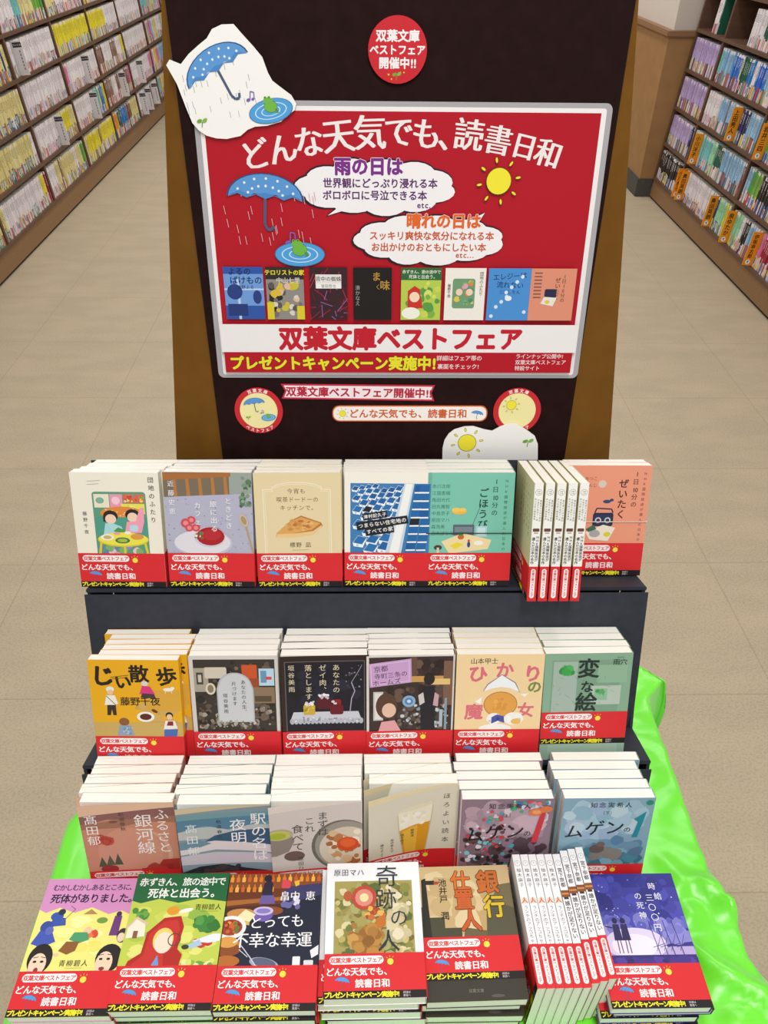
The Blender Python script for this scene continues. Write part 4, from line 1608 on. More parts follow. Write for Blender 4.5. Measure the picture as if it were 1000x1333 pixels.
def c_gohoubi(a):
    a.R(0, 0, 105, 148, '7ac3ae')
    for k, s in enumerate(['赤川次郎', '江國香織', '角田光代', '田丸雅智', '中島京子', '原田マハ', '森浩美', '吉本ばなな']):
        a.T(s, 5, 131 - k * 8.6, 5.6, '3a6a60', al='l', b=4)
    a.T('1', 82, 137, 8, '24423e', b=15); a.T('日', 82, 127, 8, '24423e', b=10); a.T('10', 82, 116.5, 8, '24423e', b=15); a.T('分の', 82, 111, 8, '24423e', v=1, b=10, sp=1.2)
    a.T('ごほうび', 68, 129, 12.5, '24423e', v=1, b=18, sp=1.08)
    a.T('NHK国際放送が選んだ日本の名作', 95, 140, 4.5, '3a5a54', v=1, sp=1.5)
    a.E(39, 99, 9, 4, 'e8b84a'); a.E(35, 101, 5, 3, 'f0c860'); a.E(43, 101, 4.5, 2.6, 'f0c860')
    a.R(32, 68, 58, 82, '5a6470', 1); a.R(34, 72, 56, 79, '7a8690'); a.L(0.6, '4a5058', (56, 82), (64, 104))
    a.R(60, 66, 74, 80, 'a8d0d4'); a.R(62, 68, 72, 78, 'c8e4e4')
    a.P('ecd9a4', (18, 60), (44, 71), (80, 62), (76, 50), (28, 44))
    a.P('e8d23a', (28, 54), (38, 59), (46, 56), (36, 50)); a.E(42, 66, 4, 3.5, 'c86a2a'); a.E(42, 70, 3, 3, '4a8a4a'); a.E(52, 56, 2, 4, '2a4a8a'); a.E(52, 61, 1.6, 1.6, 'd83a3a'); a.E(64, 58, 6, 3, 'f0f0e8')
    a.E(14, 52, 5, 3.4, '4a3a34'); a.R(12.5, 45, 15.5, 52, 'd8ccb8')


def c_zeitaku(a):
    a.R(0, 0, 105, 148, 'e8997c')
    for k, s in enumerate(['あさのあつこ', 'いしいしんじ', '小川洋子', '恩田陸', '角田光代', '川上弘美', '重松清', '森絵都']):
        a.T(s, 5, 131 - k * 8.6, 5.4, '7a443a', al='l', b=4)
    a.T('1', 86, 137, 8, '4a2622', b=15); a.T('日', 86, 127, 8, '4a2622', b=10); a.T('10', 86, 116.5, 8, '4a2622', b=15); a.T('分の', 86, 111, 8, '4a2622', v=1, b=10, sp=1.2)
    a.T('ぜいたく', 71, 131, 12.5, '4a2622', v=1, b=18, sp=1.08)
    a.T('NHK国際放送が選んだ日本の名作', 97, 140, 4.5, '6a3a32', v=1, sp=1.5)
    a.E(44, 124, 5, 5, 'd8c8bc'); a.E(52, 101, 5, 2.4, '2f4a78'); a.E(58, 103, 2.4, 1.8, '2f4a78')
    a.R(36, 68, 62, 86, '252848', 3); a.R(38, 70, 60, 84, '303458', 2); a.L(1.6, '252848', (38, 86), (40, 92), (59, 91), (61, 86))
    for x in (43, 55):
        a.E(x, 76, 4, 4, 'c8ccd8', 16); a.E(x, 76, 2.4, 2.4, '303458', 12)
    a.P('ece4d4', (28, 60), (50, 70), (66, 66), (58, 48), (34, 50)); a.E(40, 58, 7, 5, 'a8a8a8'); a.E(56, 57, 4.5, 3.4, 'd8d03a'); a.P('3a6a54', (28, 64), (38, 70), (42, 64), (32, 60))


def c_meisaku(a):
    a.R(0, 0, 105, 148, 'e4dfb0')
    for k, x in enumerate((88, 76, 64, 52, 40)):
        a.T(['1日10分の名作', 'ごほうびの物語', 'ぜいたくな物語', '日本の名作', 'NHK国際放送'][k], x, 138, 6, '7a7a6a', v=1, sp=1.3)


def s_meisaku(a):
    t = 11.0
    a.R(0.4, 0, t - 0.4, 148, 'f2f1ea')
    a.ring(t / 2, 137, 3.6, 3.6, 0.35, '5a5a58'); a.T('双葉', t / 2, 138, 1.9, '5a5a58'); a.T('文庫', t / 2, 135.6, 1.9, '5a5a58')
    for k, s in enumerate(('赤川次郎江國香織角', '中島京子原田マハ森', '重松清小川洋子恩田')):
        a.T(s, 2.4 + k * 3.2, 130 - k * 1.0, 2.6, '4a4a48', v=1, b=5, sp=1.15)
    a.R(1.6, 89, t - 1.6, 93, '6a4238', 1); a.R(3, 86.5, t - 3, 88, 'a8a098')
    a.T('NHK国際放送が', t * 0.70, 84, 4.0, '32383c', v=1, b=25, sp=1.02)
    a.T('選んだ日本の名作', t * 0.29, 82, 4.2, '32383c', v=1, b=25, sp=1.02)


def c_sanpo(a):
    a.R(0, 0, 105, 148, 'e7ac1c')
    a.B(41, 14, 40, 40, 105, 110, 8, 18, ['c8a054', 'cfa85c', 'c49a4c'], 0.6)
    a.R(64, 80, 104, 108, 'd8a43c'); a.R(0, 40, 105, 64, 'c8a860')
    a.T('じ', 16, 127, 28, '2a2218', b=40, rot=-6); a.T('い', 39, 119, 20, '2a2218', b=40, rot=4); a.T('散', 58, 130, 24, '2a2218', b=30); a.T('歩', 90, 127, 25, '2a2218', b=30, rot=6)
    a.L(0.8, '6a5020', (25, 125), (46, 128)); a.L(0.8, '6a5020', (25, 122.5), (44, 125))
    a.T('藤野千夜', 57, 93, 12, '2f2618', b=15, sp=0.98)
    # strolling figures
    a.E(23, 109, 4.6, 4, 'ece8dc'); a.E(23, 105, 3.4, 3.6, 'e8c0a0'); a.P('eeeae0', (15, 88), (18, 101), (28, 101), (31, 90), (25, 86)); a.P('3a302c', (17, 74), (18, 88), (28, 88), (28, 74), (24, 74), (23, 82), (21, 74)); a.L(0.8, '2a2420', (18, 100), (28, 88))
    a.E(64, 117, 4, 3.4, 'd8d4cc'); a.P('d83a7c', (57, 103), (61, 114), (70, 113), (75, 103)); a.P('4a3a3c', (58, 98), (60, 104), (74, 103), (76, 97))
    a.E(91, 109, 6, 2.4, 'f0ece0'); a.E(96, 111, 2.4, 2, 'f0ece0'); a.L(0.8, 'e8e0d0', (88, 108), (87, 104)); a.L(0.8, 'e8e0d0', (94, 108), (95, 104))
    a.E(62, 72, 10.5, 7, 'efece2'); a.E(62, 72, 7, 4.4, '5a2a1c'); a.E(73, 80, 4, 2, '6a3a24', 12, -30)
    a.E(36, 65, 6, 5.4, '8a5a34'); a.P('8aa0b8', (27, 46), (30, 60), (43, 60), (47, 46)); a.B(5, 14, 28, 47, 46, 59, 0.8, 1.6, ['6a86a8', 'b8c4d0'])
    a.E(90, 74, 4.4, 4.6, '2a2420'); a.E(90, 72, 3.4, 3.8, 'e8c4a4'); a.P('ece6dc', (82, 54), (85, 67), (96, 67), (99, 56)); a.P('8a2a2a', (86, 60), (88, 66), (94, 66), (94, 60)); a.P('4a6ab0', (82, 44), (83, 55), (99, 55), (97, 44))


def c_kataduke(a):
    a.R(0, 0, 105, 148, 'd3cfc9')
    a.R(5, 44, 101, 143, '3d352f')
    a.B(51, 110, 5, 44, 101, 143, 2.5, 8, ['4a4038', '5c5248', '2e2823', '6a5c4c', '37302a', '7a6a58'])
    a.R(5, 100, 22, 132, 'a8a090'); a.R(8, 110, 16, 126, '4a443c'); a.R(10, 113, 14, 123, 'c8c0b0'); a.R(18, 118, 44, 133, 'cfc6b4', 2)
    a.R(62, 112, 80, 136, 'c8562a'); a.R(66, 104, 82, 118, '9a4a2c'); a.R(82, 108, 100, 131, 'b8d4e4'); a.R(84, 112, 91, 128, '6a94b4'); a.R(90, 116, 97, 120, 'd84a4a')
    a.E(24, 104, 6, 8, 'd8cdb4'); a.E(24, 104, 3.6, 5.4, '8a7a64'); a.R(72, 84, 100, 106, '8a7458'); a.R(76, 86, 96, 94, '5a4a3a')
    a.B(52, 70, 6, 45, 100, 80, 1, 4, ['5a5048', '8a8074', '2a2622', 'a89c8c', '6a4a3a'])
    pts = [(31, 58), (31, 104)] + [(53 + 20 * math.cos(math.radians(t)), 108 + 18 * math.sin(math.radians(t))) for t in range(170, 5, -15)] + [(75, 104), (75, 58)]
    a.P('b4b6ba', *pts)
    a.P('c9cbce', *[(53 + (x - 53) * 0.93, 59 + (y - 58) * 0.96) for x, y in pts])
    a.B(53, 40, 26, 50, 82, 62, 1, 2.6, ['a8a498', 'c4c0b4', '8a857a'])
    a.T('あなたの人生、', 63, 116, 6, '4a4c52', v=1, b=5, sp=1.12)
    a.T('片づけます', 52, 114, 6, '4a4c52', v=1, b=5, sp=1.12)
    a.T('垣谷美雨', 41, 98, 6, '4a4c52', v=1, b=5, sp=1.2)


def c_zeiniku(a):
    a.R(0, 0, 105, 148, '33241f')
    a.R(5, 44, 100, 141, '6a625c'); a.R(6, 45, 99, 140, '201d26')
    a.B(61, 26, 6, 70, 99, 140, 5, 12, ['242230', '1c1a20', '2a2836'])
    a.P('c9c9d0', (10, 60), (96, 60), (92, 72), (14, 72))
    for k in range(18):
        a.E(12 + k * 4.9, 59, 2.8, 4.2, 'b4b6bf', 10)
    a.B(62, 30, 10, 56, 96, 66, 0.8, 1.6, ['8a8c98', 'dcdce2'])
    a.R(26, 68, 40, 82, 'c8a83a', 2); a.B(63, 10, 26, 69, 40, 82, 1, 2.4, ['d8bc54', 'a8862a']); a.B(64, 12, 27, 80, 40, 88, 1.2, 2.4, ['ece8e8', 'd0ccd0'])
    a.R(42, 76, 60, 90, '5a1a24', 3); a.B(65, 16, 43, 88, 59, 98, 1.4, 3, ['f0ecee', 'c8b8c0', '7a1c28'])
    a.R(58, 68, 74, 82, '6a1820', 3); a.B(66, 16, 58, 80, 74, 90, 1.4, 3, ['f0ecee', 'd8ccd0', '8a2028'])
    a.L(1.2, 'a8a4b0', (82, 72), (84, 90), (88, 100), (84, 112)); a.L(1, '8a8894', (84, 112), (92, 126), (96, 134)); a.B(67, 16, 76, 100, 98, 136, 0.6, 1.6, ['6a6874', '8a8894', '52505c'])
    a.T('あなたの', 66, 137, 9, 'dccfb0', v=1, b=6, sp=1.12); a.T('ゼイ肉、', 50, 137, 9, 'dccfb0', v=1, b=6, sp=1.12)
    a.T('落とします', 33, 137, 9, 'dccfb0', v=1, b=6, sp=1.08); a.T('垣谷美雨', 13, 137, 8, 'dccfb0', v=1, b=6, sp=1.2)


def c_holmes(a):
    a.R(0, 0, 105, 148, 'd8d2cc')
    a.R(3, 40, 103, 146, '40322f')
    a.B(71, 100, 3, 44, 103, 146, 3, 8, ['4c3d38', '5a4840', '342824', '6a5448', '2c2222'])
    a.R(52, 112, 103, 120, 'c89a54'); a.R(52, 120, 60, 146, '6a4c3c'); a.R(92, 80, 103, 140, '7a5c48'); a.R(76, 108, 100, 116, 'e0c07a')
    a.B(72, 80, 34, 46, 100, 84, 0.8, 3, ['a8a4a0', '5a544e', '2e2a28', 'c4ccd0', '7a6a5c', '8a9aa4'])
    a.R(8, 60, 20, 100, 'c9c2ba'); a.R(10, 62, 18, 98, 'e0dcd6')
    a.P('c9a0cc', (4, 106), (54, 112), (53, 144), (3, 138))
    a.L(0.6, 'e4cfe4', (6, 109), (51, 114), (50.5, 141), (5, 136), (6, 109))
    a.T('京都', 17, 131, 8.6, '3a2a44', b=5, rot=6); a.T('寺町三条の', 29, 122.5, 8.0, '3a2a44', b=5, rot=6); a.T('ホームズ', 24, 113, 8.6, '3a2a44', b=5, rot=6)
    # plain stand-in shapes for the picture
    a.E(24, 80, 13, 18, '5a4030'); a.E(27, 74, 8.5, 10, 'e2bda4'); a.P('dfa0a4', (14, 44), (18, 58), (34, 60), (42, 44))
    a.E(51, 86, 8, 8, '8ab0d0'); a.E(51, 86, 5, 5, '5a80b0'); a.E(51, 86, 2.4, 2.4, 'c8dcec')
    a.P('282428', (66, 44), (64, 96), (70, 106), (80, 106), (84, 96), (82, 44)); a.E(75, 116, 6.6, 8, '2c2422'); a.P('cfc6c2', (64, 80), (62, 94), (68, 98), (70, 84)); a.P('c8a0a8', (80, 80), (82, 98), (87, 94), (86, 78))
    a.R(88, 50, 92, 74, 'a8b8c4'); a.R(94, 46, 97, 90, '8a98a4')


def c_hikari(a):
    a.R(0, 0, 105, 148, 'efd2a0')
    a.T('山本甲士', 33, 139, 8.4, '4a3a2c', b=12, sp=0.98)
    a.T('ひ', 26, 122, 24, 'd8707c', b=35); a.T('か', 58, 127, 22, 'd8707c', b=35); a.T('り', 92, 122, 24, 'd8707c', b=35)
    a.T('の', 95, 104, 18, '7a8a4a', b=35)
    a.T('魔', 23, 70, 23, 'd8707c', b=30); a.T('女', 86, 72, 21, 'd8707c', b=30)
    # plain stand-in for the picture: pale hat, orange round, blue bow
    a.E(55, 80, 20.5, 17.5, 'a8743a', 28); a.E(55, 80, 19.6, 16.6, 'e0a04c', 28); a.B(81, 14, 42, 70, 68, 90, 2, 4, ['e6aa58', 'd8953f'])
    a.P('8a8a90', (33, 98), (38, 108), (55, 121), (72, 110), (78, 96), (66, 103), (55, 105), (44, 103))
    a.P('eef0f2', (34, 98), (39, 107), (55, 120), (71, 109), (77, 97), (66, 102), (55, 104), (44, 102))
    a.P('f4f2ee', (24, 84), (32, 90), (31, 80)); a.P('f4f2ee', (78, 94), (88, 95), (84, 90))
    a.E(48, 60, 9, 8, 'f0eee8'); a.E(72, 60, 12, 9, 'f0eee8'); a.B(82, 12, 38, 52, 84, 68, 2, 4, ['f6f4ee', 'e4e0d8', 'd8d4cc'])
    a.P('4a54a0', (45, 62), (52, 66), (60, 63), (61, 54), (53, 57), (45, 53)); a.E(53, 60, 2, 2, '38407c', 10)
    a.E(50, 46, 20, 7, 'f2f0ea'); a.E(75, 56, 6, 4, 'e8b860')


def c_hennae(a):
    a.R(0, 0, 105, 148, '87ab90')
    a.R(9, 28, 92, 139, '7c9f86'); a.R(11, 30, 40, 137, 'a3b5a8')
    a.R(64, 108, 100, 132, '8fb397'); a.R(58, 78, 94, 104, 'b4c2b4'); a.R(62, 84, 78, 100, '8cb898')
    a.B(91, 10, 62, 90, 76, 100, 1.6, 4, ['3a9a4a', '58a864'])
    a.B(92, 16, 16, 116, 40, 136, 3, 6.5, ['3fa24c', '52ac5a', '349044'])
    rd = random.Random(6)
    for _ in range(26):
        x, y = rd.uniform(12, 90), rd.uniform(40, 134)
        a.L(0.35, '6a8a74', (x, y), (x + rd.uniform(-8, 8), y + rd.uniform(-8, 8)))
    a.T('変', 53, 128, 27, '26342c', b=25); a.T('な', 53, 103, 17, '26342c', b=25); a.T('絵', 53, 82, 27, '26342c', b=25)
    a.T('雨穴', 90, 136, 8.6, '26342c', b=10); a.T('うけつ', 90, 142, 3, '3a4a40')
    a.R(0, 0, 105, 40, '9ab8a2'); a.R(10, 2, 96, 24, 'a8c2ae')


def c_furusato(a):
    a.R(0, 0, 105, 148, 'c5876f')
    a.P('e0bb9e', (0, 132), (105, 140), (105, 148), (0, 148))
    a.P('8a5e5c', (0, 118), (30, 126), (60, 122), (105, 128), (105, 141), (70, 138), (0, 132))
    a.P('a0705a', (0, 112), (40, 112), (70, 120), (105, 118), (105, 128), (40, 124), (0, 120))
    a.E(58, 70, 40, 40, 'd2a08a', 40); a.E(56, 70, 37, 39, 'c98c76', 40); a.E(50, 72, 36, 40, 'cd917b', 40)
    a.B(101, 10, 10, 84, 36, 104, 5, 9, ['b3483c', 'a43c34', 'bb5444'])
    a.P('a5342e', (36, 0), (105, 0), (105, 62), (86, 60), (78, 48), (60, 46)); a.B(102, 16, 50, 20, 105, 58, 5, 10, ['b03a34', '9a2e2a', 'a8403a'])
    a.P('47563e', (12, 52), (17, 68), (22, 52)); a.P('4f5e44', (21, 54), (26, 70), (31, 54)); a.P('47563e', (30, 54), (35, 72), (40, 54)); a.E(24, 48, 10, 6, '9a3030')
    a.T('ふるさと', 90, 139, 17, 'f0e8e6', v=1, b=6, sp=1.0)
    a.T('銀河線', 69, 132, 21, 'f0e8e6', v=1, b=6, sp=1.0)
    a.T('髙田郁', 12, 134, 15, 'f0e8e6', v=1, b=6, sp=1.06)
    a.T('軌道春秋', 46, 136, 6.5, '6a4a44', v=1, b=5, sp=1.15); a.E(36, 122, 5, 2, '7a5048')


def c_eki(a):
    a.R(0, 0, 105, 148, '8296a0')
    a.P('cdbf9e', (0, 140), (105, 146), (105, 148), (0, 148)); a.R(0, 118, 105, 138, '6f98a0'); a.R(0, 100, 105, 118, 'b8bcbc')
    a.P('54809a', (0, 112), (30, 120), (56, 112), (105, 124), (105, 132), (0, 130))
    a.P('375876', (24, 92), (40, 104), (64, 110), (105, 112), (105, 82), (60, 84))
    a.P('dcd0d4', (0, 76), (40, 82), (105, 74), (105, 86), (40, 96), (0, 92)); a.P('c8bcc8', (0, 60), (105, 58), (105, 72), (40, 78), (0, 74))
    a.P('6a8ca0', (0, 96), (20, 100), (36, 92), (20, 86), (0, 84))
    a.P('2c2a30', (0, 0), (105, 0), (105, 44), (72, 50), (46, 58), (20, 56), (0, 48)); a.B(111, 20, 8, 40, 70, 58, 3, 6, ['3a3438', '26242a', '443a3c'])
    a.T('駅の名は', 90, 136, 18.5, 'f0eeee', v=1, b=6, sp=1.02); a.T('夜明', 67, 128, 19, 'f0eeee', v=1, b=6, sp=1.02)
    a.T('髙田郁', 15, 124, 14, 'dfe4e4', v=1, b=4, sp=1.25); a.T('軌道春秋', 46, 128, 6, '3a4a54', v=1, b=4, sp=1.3)


def c_mazuha(a):
    a.R(0, 0, 105, 148, 'd3cac3')
    a.P('e0d6cc', (0, 138), (105, 146), (105, 148), (0, 148))
    a.E(26, 68, 12, 8, '6f5a52'); a.P('8f867c', (0, 104), (24, 104), (27, 92), (20, 76), (6, 70), (0, 70)); a.E(10, 104, 16, 9, 'b4ab9c'); a.E(9, 103, 14, 7.4, 'c8c45c'); a.E(8, 102, 10, 5, 'a8b83c')
    a.R(0, 68, 14, 100, 'aaa294') if False else None
    a.E(84, 80, 38, 40, '6f6a60', 40); a.E(86, 80, 36, 38, '9c968a', 40); a.E(88, 76, 33, 33, 'd4c8b4', 40)
    a.B(121, 40, 62, 46, 105, 106, 3, 8, ['c89a6a', 'b87848', 'e0ccb0', 'a8683c', 'd8b890', 'ece0cc'])
    a.E(88, 82, 13, 11, 'cf4a22', 20); a.E(88, 84, 9, 7, 'e0602c', 20)
    a.T('まずは', 60, 135, 13, '4a4440', v=1, b=0, sp=0.98); a.T('これ', 45, 128, 12, '4a4440', v=1, b=0, sp=1.02); a.T('食べて', 31, 118, 14, '4a4440', v=1, b=0, sp=1.0)
    a.T('原田ひ香', 33, 66, 7, '4a4440', v=1, b=0, sp=1.1)
    a.R(100, 0, 105, 148, 'd3cac3') if False else None


def c_beer(a):
    a.R(0, 0, 105, 148, 'dcd7c4')
    a.P('e8d9b0', (0, 138), (105, 146), (105, 148), (0, 148))
    a.P('efe9d0', (34, 108), (36, 116), (74, 124), (76, 112), (73, 84), (67, 34), (43, 30))
    a.P('d99a24', (36, 84), (54, 90), (73, 92), (71, 70), (67, 36), (43, 32)); a.P('e6b440', (40, 82), (52, 87), (58, 88), (56, 34), (45, 32))
    a.B(131, 24, 36, 86, 74, 114, 3, 6, ['f2eedc', 'f6f3e6', 'e8e2cc'])
    a.L(1.2, 'c8c0a4', (34, 112), (36, 84), (43, 30)); a.L(1.2, 'c8c0a4', (76, 118), (73, 84), (67, 34)); a.E(55, 119, 20, 3.6, 'e4dec4', 24, 8)
    a.T('ほろよい読本', 92, 134, 9, '4a463c', v=1, b=4, sp=1.55)
    for k, s in enumerate(('額賀澪', '柚木麻子', '坂井希久子', '織守きょうや')):
        a.T(s, 52 - k * 12, 84 - k * 5, 4.4, '4a463c', v=1, b=4, sp=1.1)


def c_mugen_red(a):
    a.R(0, 0, 105, 148, '8c7684')
    a.B(141, 40, 0, 84, 105, 148, 7, 16, ['a08a98', 'b49aa8', 'c4aab4', 'd8c4cc', 'ae96a4']); a.B(145, 60, 0, 30, 105, 92, 5, 13, ['8a7080', '6f5866', '5a4248', '7a6070', '4f3c44'])
    a.B(142, 90, 0, 40, 66, 112, 1, 4.5, ['3e3036', '5a4a4c', '4aa0a8', 'b8404c', '7ac0c8', 'd8d0d8', '2e2428'])
    a.B(143, 34, 52, 126, 104, 147, 1.2, 4, ['3a7ac8', 'd84a54', '4aa878', 'e07a88', '6aa8d8', 'c8d4e0'])
    a.B(144, 14, 22, 108, 50, 134, 1.6, 4, ['4aa0b8', 'c84a50', '5aa880', 'd8c8d0'])
    a.T('知念実希人', 55, 138, 8.6, '2f262c', b=4, sp=1.15)
    a.T('上', 52, 124, 5.5, '4a3c44'); a.L(0.4, '4a3c44', (48, 127), (48, 121)); a.L(0.4, '4a3c44', (56, 127), (56, 121))
    a.T('ム', 16, 94, 23, '1d171b', b=8, rot=4); a.T('ゲ', 40, 99, 24, '1d171b', b=8, rot=4); a.T('ン', 63, 100, 24, '1d171b', b=8, rot=4); a.T('の', 78, 96, 9, '2a2026', b=8)
    a.P('c82f3c', (83, 82), (88, 110), (91, 126), (97, 128), (95, 112), (90, 82)); a.E(85, 129, 8, 6, 'd87848'); a.E(97, 133, 7, 5, 'd87848'); a.E(86, 129, 5, 3, 'e8a060')


def c_mugen_blue(a):
    a.R(0, 0, 105, 148, '84a8b8')
    a.B(151, 50, 0, 80, 105, 148, 8, 18, ['98bac8', 'b8cfd8', 'a4c2d0', 'a8bcd0', '9ab4cc', '8cb4c4']); a.B(155, 50, 0, 30, 105, 92, 6, 15, ['6f94aa', '7ab0b8', '5a84a0', '6a9cb0', '84a8b8'])
    a.B(152, 26, 0, 30, 105, 76, 5, 12, ['4a8a94', '3f7486', '6aa4a8', '8a8478', '587890'])
    a.E(46, 70, 9, 7, '6a5850'); a.E(50, 77, 5, 4, '7a6458')
    a.T('知念実希人', 55, 138, 8.6, '2c3a44', b=4, sp=1.15)
    a.T('下', 52, 126, 5.5, '3a4a54'); a.L(0.4, '3a4a54', (48, 129), (48, 123)); a.L(0.4, '3a4a54', (56, 129), (56, 123))
    a.T('ム', 16, 98, 23, '1d262c', b=8, rot=4); a.T('ゲ', 40, 103, 24, '1d262c', b=8, rot=4); a.T('ン', 63, 104, 24, '1d262c', b=8, rot=4); a.T('の', 78, 100, 9, '26343c', b=8)
    a.P('1f8a98', (85, 88), (89, 112), (84, 116), (97, 128), (95, 112), (91, 88)); a.E(99, 141, 4.2, 3.6, '2a8a70')


def c_mukashi(a):
    a.R(0, 0, 105, 148, 'eee680')
    a.P('d28fc0', (0, 112), (8, 108), (22, 114), (40, 108), (58, 114), (78, 106), (92, 110), (105, 104), (105, 148), (0, 148))
    a.B(161, 16, 20, 60, 90, 106, 6, 14, ['f2ec94', 'eae06c', 'f4f0a4'], 0.5)
    a.T('むかしむかしあるところに、', 55, 137.5, 8.2, '2c1e3c', b=15, sp=0.88, rot=0); a.T('死体がありました。', 58, 124.5, 11.5, '2c1e3c', b=25, sp=0.95)
    # plain scene: blue crouching shapes, a sprawled green-and-brown one, two big heads at the rim
    a.E(22, 104, 7, 5, '3a54a8'); a.P('3a54a8', (14, 92), (20, 104), (32, 102), (34, 94)); a.E(26, 109, 4, 3.6, '2a2c44'); a.L(0.7, '6a5a3a', (28, 96), (40, 112), (34, 116))
    a.E(14, 92, 7, 7, '3a4a9c'); a.P('4258b0', (2, 74), (8, 88), (22, 86), (28, 76), (14, 70)); a.E(18, 88, 4.6, 4.6, '5a6ab8')
    a.P('b08a54', (50, 106), (58, 112), (66, 106)); a.E(73, 99, 6, 3.4, '6f9a44'); a.P('6a3a78', (84, 82), (86, 104), (94, 104), (94, 82)); a.E(90, 106, 3, 3, '4a2c50')
    a.B(162, 8, 54, 78, 74, 90, 3, 5.5, ['d84a34', 'e07a4a']); a.E(60, 88, 4.4, 4, 'e8c49c'); a.P('4a9a6a', (42, 78), (46, 86), (60, 86), (64, 78), (54, 74)); a.P('8a5a2c', (34, 66), (40, 76), (54, 76), (52, 66), (44, 62)); a.E(33, 62, 3, 2, 'e8c49c')
    a.E(17, 58, 13, 16, '231e20'); a.E(16, 52, 9, 12, 'ecd0b4'); a.E(16, 46, 2.4, 3, '8a3a34'); a.E(12.5, 55, 2, 1.3, '2a2224', 10); a.E(20, 55, 2, 1.3, '2a2224', 10); a.L(0.7, '2a2224', (10, 59), (15, 60)); a.L(0.7, '2a2224', (18, 60), (23, 59)); a.P('a8b8d8', (0, 40), (8, 46), (26, 42), (30, 30), (0, 30))
    a.E(90, 58, 14, 15, '231e20'); a.E(86, 53, 9, 12, 'ecd0b4'); a.E(85, 47, 3, 2, '8a3a34'); a.E(82, 57, 2, 1.3, '2a2224', 10); a.E(90, 57, 2, 1.3, '2a2224', 10); a.L(0.7, '2a2224', (79, 61), (84, 62)); a.L(0.7, '2a2224', (88, 62), (93, 61)); a.P('6a8ac0', (76, 30), (80, 42), (105, 46), (105, 30)); a.E(99, 82, 6, 8, '3a2f34'); a.E(98, 80, 4, 5, 'e8d0b8')
    a.T('青柳碧人', 54, 53, 7.2, '2c2620', b=8, sp=1.1); a.L(0.3, '5a5030', (46, 48), (64, 48))


def c_zukin(a):
    a.R(0, 0, 105, 148, 'bfcd52')
    a.P('22653a', (0, 116), (10, 113), (30, 118), (52, 113), (76, 118), (105, 114), (105, 148), (0, 148))
    a.B(171, 26, 0, 44, 105, 114, 6, 15, ['aac448', 'd4da62', '93b645', 'c9d45a', 'e0e07a'], 0.6)
    a.T('赤ずきん、旅の途中で', 53, 138, 10.6, 'f0f2ea', b=20, sp=0.92); a.T('死体と出会う。', 57, 124.5, 12, 'f0f2ea', b=25, sp=0.98)
    a.T('青柳碧人', 86, 108, 7.4, '27331e', b=8); a.L(0.3, '4a5a30', (78, 103), (98, 103))
    a.B(172, 12, 66, 76, 104, 100, 5, 10, ['3f8438', '579a42', '357530']); a.B(173, 10, 2, 92, 24, 110, 3, 7, ['4a8a3c', '6aa448'])
    a.P('efe6d2', (2, 74), (2, 88), (10, 98), (20, 92), (22, 76)); a.P('d8c0a0', (0, 86), (10, 98), (24, 90), (22, 88), (10, 95), (2, 85)); a.R(9, 74, 14, 82, '8a5a3a')
    a.E(48, 104, 7, 5, 'e09a2c'); a.E(62, 104, 8, 2.4, 'f0ece0', 12, 14); a.L(2, 'e8d890', (50, 98), (34, 88))
    # plain stand-in for the figure: red cape shape with a pale oval
    a.P('b0271f', (4, 30), (10, 50), (22, 58), (24, 80), (40, 96), (58, 98), (63, 86), (60, 62), (66, 56), (62, 30))
    a.P('c4332a', (8, 30), (14, 46), (25, 56), (27, 78), (41, 92), (55, 94), (59, 84), (56, 64), (46, 56), (50, 30))
    a.E(43, 72, 11, 13, 'e6cf6a'); a.E(44, 69, 9.6, 11.5, 'f2dcc6'); a.ring(55, 72, 6.5, 6.5, 1.1, '4a4038'); a.P('6a9ad0', (34, 42), (40, 56), (44, 42))
    a.B(174, 10, 74, 62, 98, 76, 4, 7, ['c8352a', 'd84a30']); a.P('e4e8ee', (74, 70), (96, 78), (104, 78), (104, 70), (92, 68)); a.P('a8c4dc', (70, 66), (82, 72), (86, 66), (74, 62)); a.E(68, 64, 4, 2.6, '3a3a34')
    a.B(175, 10, 64, 34, 104, 58, 3, 7, ['8ab444', 'e0e4a0', '6aa040', 'd4dc70'])


